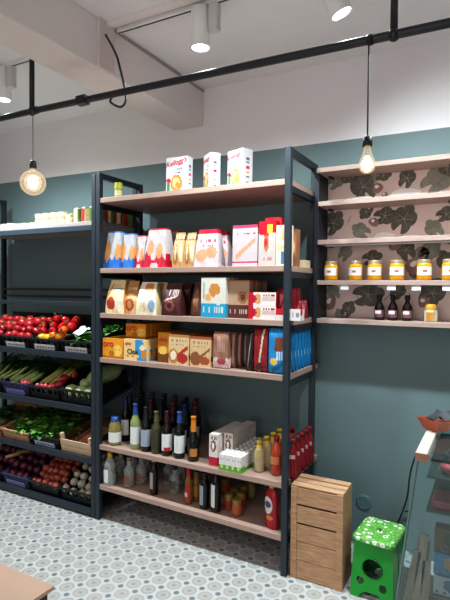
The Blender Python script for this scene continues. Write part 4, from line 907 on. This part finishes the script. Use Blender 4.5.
# cable loop
pts = [Vector((.455, -.45, 2.755))]+[at(u, v, Y=YB+.04) for u, v in ((116, 52), (120, 68), (124, 84), (126.5, 97), (125, 104), (121, 107.5), (115, 105.5), (108, 100.5))]+[Vector((.62, YB+.012, 2.385))]
cu = bpy.data.curves.new('black_cable', 'CURVE'); cu.dimensions = '3D'; sp_ = cu.splines.new('NURBS'); sp_.points.add(len(pts)-1)
for i, p in enumerate(pts): sp_.points[i].co = (*p, 1)
sp_.use_endpoint_u = True; sp_.order_u = 3; cu.bevel_depth = .0055; cu.bevel_resolution = 3; cu.materials.append(TUBE)
o = tomesh('black_cable', cu); tag(o, 'black cable looping from the beam down to the pipe', 'cable')
# track + spots
YT = -.36
tk = thing('lighting_track', 'ceiling track carrying the white spotlights', 'track', (0, YT, ZC))
for x0, x1 in ((-2.2, .213), (.465, 3.2)):
    MB().box(x0, x1, -.017, .017, -.022, 0).build('track_rail', WHITE, tk); MB().box(x0, x1, -.004, .004, -.0235, -.022).build('track_slot', BLACK, tk)
LED = glow('led_glow', (.93, .97, 1), 14)
def spot(x, label, tilt=(0, 0, 0), L_=.165, en=82):
    t = thing('spotlight', label, 'spotlight', (x, YT, ZC-.023))
    MB().box(.052, .098, -.02, .02, -.125, 0).build('driver_box', C('#c9c7c8', .5, .04), t, bevel=.003)
    MB().tube([(.052, 0, -.07), (.0, 0, -.07)], .007, 10).build('pivot_arm', WHITE, t, smooth=True)
    h = MB().lathe([(0, .02), (.043, .02), (.046, .016), (.046, -L_), (.042, -L_-.002), (.040, -L_+.004)], 28).build('lamp_head', WHITE, t, (0, 0, -.02 if not any(tilt) else -.03), tilt, smooth=True)
    MB().lathe([(.0405, -L_+.004), (0, -L_+.004)], 28).build('led_disc', LED, h)
    d = Matrix.LocRotScale(None, __import__('mathutils').Euler(tilt), None) @ Vector((0, 0, -1)); p = Vector((x, YT, ZC-.045))+d*(L_+.012)
    s = light('spot_beam', 'SPOT', p, en, (.86, .97, 1), .03, spot_size=math.radians(165), spot_blend=1); s.rotation_euler = d.to_track_quat('-Z', 'Y').to_euler()
spot(.962, 'white cylinder spotlight right of the beam, pointing down')
spot(1.565, 'white cylinder spotlight tilted to the right near the drop rod', (math.radians(10), math.radians(-22), 0))
spot(-.44, 'white cylinder spotlight left of the beam behind the left rod')
spot(-.95, 'white cylinder spotlight farther left beyond the frame edge')
spot(2.3, 'white cylinder spotlight beyond the right frame edge')
# ---------------------------------------------------------------- floor things
t = thing('wooden_crate', 'brown wooden slatted crate standing on end against the tall shelving', 'crate', (1.302, .004, 0)); w, dpt, h = .27, .165, .482
for x0 in (0, w-.032):
    for y0 in (-.003, dpt-.012): MB().box(x0, x0+.032, y0, y0+.014, 0, h-.009).build('corner_batten', CRW, t, bevel=.001)
zz = .004; hs = [.088, .09, .088, .088, .088]
for i in range(5):
    z0 = .004+i*.0955; g_ = .003 if i not in (2, 3) else -.004
    for y0 in (0, dpt-.008): MB().box(.0325, w-.0325, y0, y0+.008, z0, z0+[.0925, .0925, .0865, .086, .083][i]).build('slat', CRW, t, bevel=.001)
for s in (0, w-.006):
    MB().box(s, s+.006, .0115, dpt-.0125, .0, h-.009).build('side_board', CRW, t)
for k in range(3): MB().box(.0, w, .002+k*.055, .002+k*.055+.046, h-.008+(.004 if k == 2 else 0), h+(.004 if k == 2 else 0)).build('end_slat', C('#c09a78', .7, .25, 14, stretch=(1, 6, 6), bump=.3), t, bevel=.001)
# stool
GR = C('#17922f', .35, .06, 20, name='green_plastic')
st = thing('folding_step_stool', 'bright green folding step stool with flowered top in front of the wall', 'stool', (1.722, .125, 0), -.08); st.scale = (.95, .88, .97)
def panel(hw0, hw1, z1, y0, y1, sgn, holes):
    """leg panel with arched cut-out and round holes, as a polar-cut grid"""
    b = MB(); nx, nz = 44, 60; th = .006
    def P_(i, j, o):
        u = -1+2*i/nx; v = j/nz; hw = hw0+(hw1-hw0)*v; return (u*hw, y0+(y1-y0)*v+o, v*z1)
    def solid(i, j):
        if not (0 <= i < nx and 0 <= j < nz): return False
        x, y, zq = P_(i+.5, j+.5, 0)
        if zq < .038 and abs(x) < .062*(1-(zq/.042)**2)**.5: return False
        for (cx, cz, rx, rz) in holes:
            if ((x-cx)/rx)**2+((zq-cz)/rz)**2 < 1: return False
        return True
    for i in range(nx):
        for j in range(nz):
            if not solid(i, j): continue
            q = [P_(i, j, 0), P_(i+1, j, 0), P_(i+1, j+1, 0), P_(i, j+1, 0)]; q2 = [(a, c+th*sgn, d) for a, c, d in q]
            fs = [(0, 1, 2, 3), (7, 6, 5, 4)]
            if not solid(i, j-1): fs.append((0, 4, 5, 1))
            if not solid(i, j+1): fs.append((3, 2, 6, 7))
            if not solid(i-1, j): fs.append((0, 3, 7, 4))
            if not solid(i+1, j): fs.append((1, 5, 6, 2))
            b.add(q+q2, fs)
    return b
HO = [(0, .155, .048, .05), (-.058, .085, .019, .019), (.055, .075, .019, .02)]
panel(.108, .096, .28, -.145, -.12, 1, HO).build('front_leg_panel', GR, st); panel(.108, .096, .28, .145, .12, -1, HO).build('rear_leg_panel', GR, st)
b = MB(); b.lathe([(.05, -.003), (.053, 0), (.05, .003), (.047, 0), (.05, -.003)], 24, M=Matrix.Translation((0, -.134, .155)) @ Matrix.Rotation(PI/2, 4, 'X')); b.build('carry_ring', C('#0f6b24', .35, .05), st, smooth=True)
for s in (-1, 1):
    for yy in (-1, 1):
        b = MB(); vs = [(s*.104, yy*.138, 0), (s*.104, yy*.015, 0.03), (s*.092, yy*.004, .28), (s*.092, yy*.118, .28)]; vs += [(x-s*.005, y, z_) for x, y, z_ in vs]
        b.add(vs, [(0, 1, 2, 3), (7, 6, 5, 4), (0, 4, 5, 1), (3, 2, 6, 7), (0, 3, 7, 4), (1, 5, 6, 2)]); b.build('folding_side_panel', C('#127a28', .35, .06), st)

MB().box(-.045, .045, -.03, .03, .12, .15).build('inner_grip', C('#2a3b33', .4, .1), st)
m = bpy.data.materials.new('daisy_print'); nt, bs, N, MIX = nodes(m)
tc = nt.nodes.new('ShaderNodeTexCoord'); vo = nt.nodes.new('ShaderNodeTexVoronoi'); vo.inputs['Scale'].default_value = 25; vo.inputs['Randomness'].default_value = .55
nt.links.new(tc.outputs['Object'], vo.inputs['Vector']); wn = nt.nodes.new('ShaderNodeSeparateColor'); nt.links.new(vo.outputs['Color'], wn.inputs[0])
ctr = MIX(N('GREATER_THAN', wn.outputs[0], .45), '#3a2a2e', '#b3202e')
nz = nt.nodes.new('ShaderNodeTexNoise'); nz.inputs['Scale'].default_value = 90; nt.links.new(tc.outputs['Object'], nz.inputs['Vector'])
bg_ = MIX(N('GREATER_THAN', nz.outputs[0], .55), '#56a83e', '#93c673')
nt.links.new(MIX(N('LESS_THAN', vo.outputs['Distance'], .15), MIX(N('LESS_THAN', vo.outputs['Distance'], .35), bg_, '#e8ece2'), ctr), bs.inputs['Base Color']); bs.inputs['Roughness'].default_value = .35
b = MB()
def rrect(hx, hy, r, n=6):
    o = []
    for cx, cy, a0 in ((hx-r, hy-r, 0), (-hx+r, hy-r, PI/2), (-hx+r, -hy+r, PI), (hx-r, -hy+r, 1.5*PI)):
        for k in range(n+1): a = a0+PI/2*k/n; o.append((cx+r*math.cos(a), cy+r*math.sin(a)))
    return o
n = 28; lv = [(.099, .133, .276, .03), (.106, .141, .28, .032), (.106, .141, .296, .032), (.1, .135, .302, .03), (.013, .017, .3035, .004), (.013, .017, .285, .004)]
vs = []; 
for hx, hy, zq, r_ in lv: vs += [(x, y, zq) for x, y in rrect(hx, hy, r_)]
fs = [(l*n+k, l*n+(k+1) % n, (l+1)*n+(k+1) % n, (l+1)*n+k) for l in range(len(lv)-1) for k in range(n)]; mi = [0]*len(fs)
fs.append(tuple(5*n+k for k in range(n))); mi.append(1); fs.append(tuple(reversed(range(n)))); mi.append(0)
b.add(vs, fs, mi); b.build('flowered_top', [m, BLACK], st)
# wall cover plate
p = at(364, 502, Y=YW)
pl = thing('wall_cover_plate', 'round teal painted cover plate low on the wall above the stool', 'cover plate', (p.x, YW, p.z))
MB().lathe([(.045, 0), (.045, .004), (.041, .007), (0, .007)], 28, M=Matrix.Rotation(PI/2, 4, 'X')).build('plate_disc', C('#5d777c', .45, .05), pl, smooth=False)
MB().lathe([(.036, .0072), (.0345, .009), (.033, .0072)], 28, M=Matrix.Rotation(PI/2, 4, 'X')).build('raised_ring', C('#68838a', .45, .05), pl)
# low table bottom left
t = thing('low_table', 'corner of a beige topped low table in the near left', 'table', (.25, -1.4, 0)); 
MB().box(-1.1, .444, -.9, .403, .283, .3).build('table_top', C('#a98c78', .55, .06, 6), t, bevel=.002)
b = MB(); b.box(-1.0, .425, -.85, .385, .2, .283); b.build('apron', C('#33241f', .5, .15), t)
for sx, sy in ((.4, .36), (.4, -.8), (-1.0, .36), (-1.0, -.8)): MB().box(sx-.02, sx+.02, sy-.02, sy+.02, 0, .2).build('leg', C('#33241f', .5, .15), t)
# ---------------------------------------------------------------- display case on the right
gm = bpy.data.materials.new('case_glass'); gm.use_nodes = True; nt = gm.node_tree; nt.nodes.clear()
o_ = nt.nodes.new('ShaderNodeOutputMaterial'); tr = nt.nodes.new('ShaderNodeBsdfTransparent'); tr.inputs[0].default_value = (.86, .93, .93, 1); gs = nt.nodes.new('ShaderNodeBsdfGlossy'); gs.inputs['Roughness'].default_value = .04; gs.inputs['Color'].default_value = (.9, 1, 1, 1)
df = nt.nodes.new('ShaderNodeBsdfDiffuse'); df.inputs[0].default_value = (.5, .6, .6, 1); mx = nt.nodes.new('ShaderNodeMixShader'); mx.inputs[0].default_value = .06; m2 = nt.nodes.new('ShaderNodeMixShader'); fr_ = nt.nodes.new('ShaderNodeFresnel'); fr_.inputs[0].default_value = 1.5
nt.links.new(tr.outputs[0], mx.inputs[1]); nt.links.new(df.outputs[0], mx.inputs[2]); nt.links.new(fr_.outputs[0], m2.inputs[0]); nt.links.new(mx.outputs[0], m2.inputs[1]); nt.links.new(gs.outputs[0], m2.inputs[2]); nt.links.new(m2.outputs[0], o_.inputs[0])
dc = thing('display_case', 'glass fronted display case with slanted side at the right edge', 'display case', (0, 0, 0))
Y0, Y1 = -.66, -.18; zt = .925; X0 = 1.915; X1 = 1.99; XE = 2.75
EDG = C('#6e8a87', .15, .1, name='glass_edge')
def quad(nm, pts, mat, th=Vector((0, .006, 0))):
    b = MB(); pts = [Vector(p) for p in pts]; b.add(pts+[p+th for p in pts], [(0, 1, 2, 3), (7, 6, 5, 4), (0, 4, 5, 1), (1, 5, 6, 2), (2, 6, 7, 3), (3, 7, 4, 0)]); return b.build(nm, mat, dc)
quad('end_glass', [(X0, Y0, .3), (XE, Y0, .3), (XE, Y0, zt), (X1, Y0, zt)], gm)
quad('slanted_glass', [(X0, Y0+.007, .3), (X0, Y1, .3), (X1, Y1, zt), (X1, Y0+.007, zt)], gm, Vector((.006, 0, 0)))
for y_ in (Y0+.003, Y1): MB().tube([(X0, y_, .3), (X1, y_, zt)], .0035, 8).build('corner_seam', EDG, dc)
b = MB(); b.box(X0, XE, Y0, Y1, 0, .3); b.build('base_cabinet', C('#8a7a6c', .6, .2), dc)
YC = Y0+.06
def cx(u, v): return at(u, v, Y=YC)
z1, z2 = cx(440, 510).z, cx(440, 476).z; xs = cx(430, 500).x
for zq in (z1, z2): MB().box(xs-.01, XE, YC-.02, Y1-.01, zq-.007, zq).build('glass_shelf', C('#46554f', .15, .1), dc)
for k in range(5):
    p = cx(403+5.6*k, 600); o = MB().box(-.013, .013, -.004, .004, 0, [.30, .335, .36, .33, .27][k]).build('wood_plank', C(['#b8987f', '#96765f', '#c8ac92', '#a3836c', '#bb9d86'][k], .6, .3, 12, stretch=(6, 6, 1)), None, (p.x-.006, YC+.012*(k % 2), .3008), (0, .17-.035*k, 0)); tag(o, 'upright tan plank inside the display case, %s from the left' % (['first']+ORD[1:])[k], 'plank')
zc = cx(440, 594).z
xb = cx(431, 580).x
tag(MB().box(0, .42, -.02, .2, 0, zc-.3018).build('carton_box', C('#8f7464', .6, .3, 10), None, (xb, YC, .3008), bevel=.002), 'brown carton carrying the printed packets in the case', 'carton')
for i, (a, c, lab, v0, v1) in enumerate((('#c9cbd0', '#6a7a9c', 'white and grey printed leaflet pack low in the display case', 594, 575), ('#4f8fc0', '#c99a80', 'bright blue packet with tan picture in the display case', 574, 552), ('#7a5a3c', '#3f4f3a', 'brown and green packet above the blue one in the display case', 551, 528))):
    za_, zb_ = cx(440, v0).z, cx(440, v1).z
    o = pack('printed_packet', 'carton', .11, .05, zb_-za_-.001, skin(0, ('e', .55, .55, .3, .35, 1), ('t', .1, .9, .1, .2, 5, 1)), H(a, c), nu=14, nv=14); o.location = (xb+.062, YC+.02, za_+.0005); tag(o, lab, 'packet')
tag(MB().box(0, .4, -.015, .1, 0, .03).build('red_tray', C('#a8323e', .4, .15), None, (xs+.004, YC+.01, z1+.0005), bevel=.008), 'flat red tray on the lower glass shelf of the display case', 'tray')
tag(MB().box(0, .4, 0, .1, 0, .055).build('green_carton', C('#3a5a4c', .4, .2), None, (xs+.012, YC+.14, z1+.0005), bevel=.004), 'dark green carton behind the red tray', 'carton')
p = cx(441, 476); tag(MB().ball((.06, 0, .0), (.07, .05, .022), 16, 10).build('wrapped_round', C('#b8484e', .4, .3), None, (p.x, YC+.04, z2+.0225), smooth=True), 'flat red wrapped round on the upper case shelf', 'food')
tag(MB().box(0, .1, -.03, .03, 0, .035).build('yellow_block', C('#c0a552', .4, .2), None, (p.x+.02, YC+.15, z2+.0005), bevel=.004), 'yellow block behind the red round in the case', 'food')
# top plank and tray
MB().box(X1-.006, X1+.03, Y0-.004, Y1+.02, zt, zt+.026).build('top_ledge', [C('#c9b5aa', .5, .1)], dc, bevel=.002)
MB().box(X1-.0065, X1+.035, Y0-.007, Y0-.004, zt, zt+.026).build('ledge_end', C('#a37c66', .6, .2), dc)
MB().box(X1+.03, XE, Y0, Y1, zt+.004, zt+.012).build('top_glass', gm, dc)
zt2 = zt+.0265
ty = thing('terracotta_tray', 'terracotta coloured tray perched on the end of the case ledge', 'tray', (X1+.022, -.35, zt2-.0), .95); ty.scale = (.72, .72, .8); ty.rotation_euler = (0, .1, .95)
b = MB(); q = [(-.065, -.07), (.075, -.07), (.075, .07), (-.065, .07)]
vs = [(x*.6, y*.6, 0) for x, y in q]+[(x, y, .05) for x, y in q]+[(x*.93, y*.93, .05) for x, y in q]+[(x*.55, y*.55, .006) for x, y in q]
b.add(vs, [(3, 2, 1, 0)]+[(l*4+k, l*4+(k+1) % 4, (l+1)*4+(k+1) % 4, (l+1)*4+k) for l in range(3) for k in range(4)]+[(12, 13, 14, 15)]); b.build('tray_body', C('#a4543c', .55, .15), ty)
b = MB(); vs = []
for j in range(5):
    for i in range(5): vs.append((-.045+.026*i, -.04+.022*j, .045+.018*math.sin(i*1.7)*math.cos(j*1.1)+.03*(i == 4)))
b.add(vs, [(j*5+i, j*5+i+1, j*5+i+6, j*5+i+5) for j in range(4) for i in range(4)]); o = b.build('black_cloth', C('#22262e', .6, .2), None, (X1+.026, -.345, zt2+.012), (0, 0, .95), smooth=True); o.scale = (.75,)*3; tag(o, 'dark cloth crumpled in the terracotta tray', 'cloth')
# cords on the wall
def cord(nm, pts, r, mat, label):
    cu = bpy.data.curves.new(nm, 'CURVE'); cu.dimensions = '3D'; s = cu.splines.new('NURBS'); s.points.add(len(pts)-1)
    for i, p in enumerate(pts): s.points[i].co = (*p, 1)
    s.use_endpoint_u = True; s.order_u = 3; cu.bevel_depth = r; cu.bevel_resolution = 2; cu.materials.append(mat)
    o = tomesh(nm, cu); return tag(o, label, 'cable')
cord('power_cable', [at(u, v, Y=Y) for u, v, Y in ((417, 452, -.1), (412, 465, .1), (409, 480, .3), (408, 495, .45), (404, 508, .5), (399, 520, .5), (393, 534, .5))], .0042, BLACK, 'thin black cord trailing from the ledge down the wall')
cord('power_cable', [at(u, v, Y=.5) for u, v in ((417, 494), (415, 503), (413, 508), (409, 512), (405, 511))], .005, BLACK, 'short thick black cord end against the wall')
# folded pale green paper by the case
b = MB(); b.add([(0, 0, 0), (.05, 0, 0), (.06, 0, .14), (.02, 0, .12), (.05, .03, 0), (.09, .03, 0), (.115, .03, .22), (.075, .03, .12)], [(0, 1, 2, 3), (4, 5, 6, 7)])
p = at(403, 577, Y=.2); o = b.build('folded_paper', C('#a9c2a6', .6, .08), None, (at(391, 575, Y=.36).x, .36, 0.001)); tag(o, 'pale green folded paper standing on the floor behind the stool', 'paper')
# ---------------------------------------------------------------- light
w = bpy.data.worlds.new('world'); bpy.context.scene.world = w; w.use_nodes = True
w.node_tree.nodes['Background'].inputs[0].default_value = (1, .95, .93, 1); w.node_tree.nodes['Background'].inputs[1].default_value = .28
light('ceiling_fill', 'AREA', (1.6, -4.9, 1.6), 36, (1, .96, .95), 2.6, (PI/2+.6, 0, 0))  # unseen area light, tilted up and added to brighten the ceiling
for y in (-2.2, -3.6):  # out-of-view spots and housings, added as frontal fill
    for x in (-1.2, .9, 2.6):
        o = dup(bpy.data.objects['spotlight'], (x, y, ZC-.001), label='unseen fill spotlight added behind the camera, row %s' % ('nearer' if y > -3 else 'farther'), group='unseen fill spotlights added behind the camera')
        light('spot_beam', 'SPOT', (x, y, ZC-.22), 60 if x < 0 and y > -3 else 14, (1, .96, .94), .05, spot_size=math.radians(150), spot_blend=.8)
bpy.context.scene.view_settings.view_transform = 'Standard'
bpy.context.scene.view_settings.exposure = .0
bpy.context.scene.view_settings.look = 'Medium High Contrast'
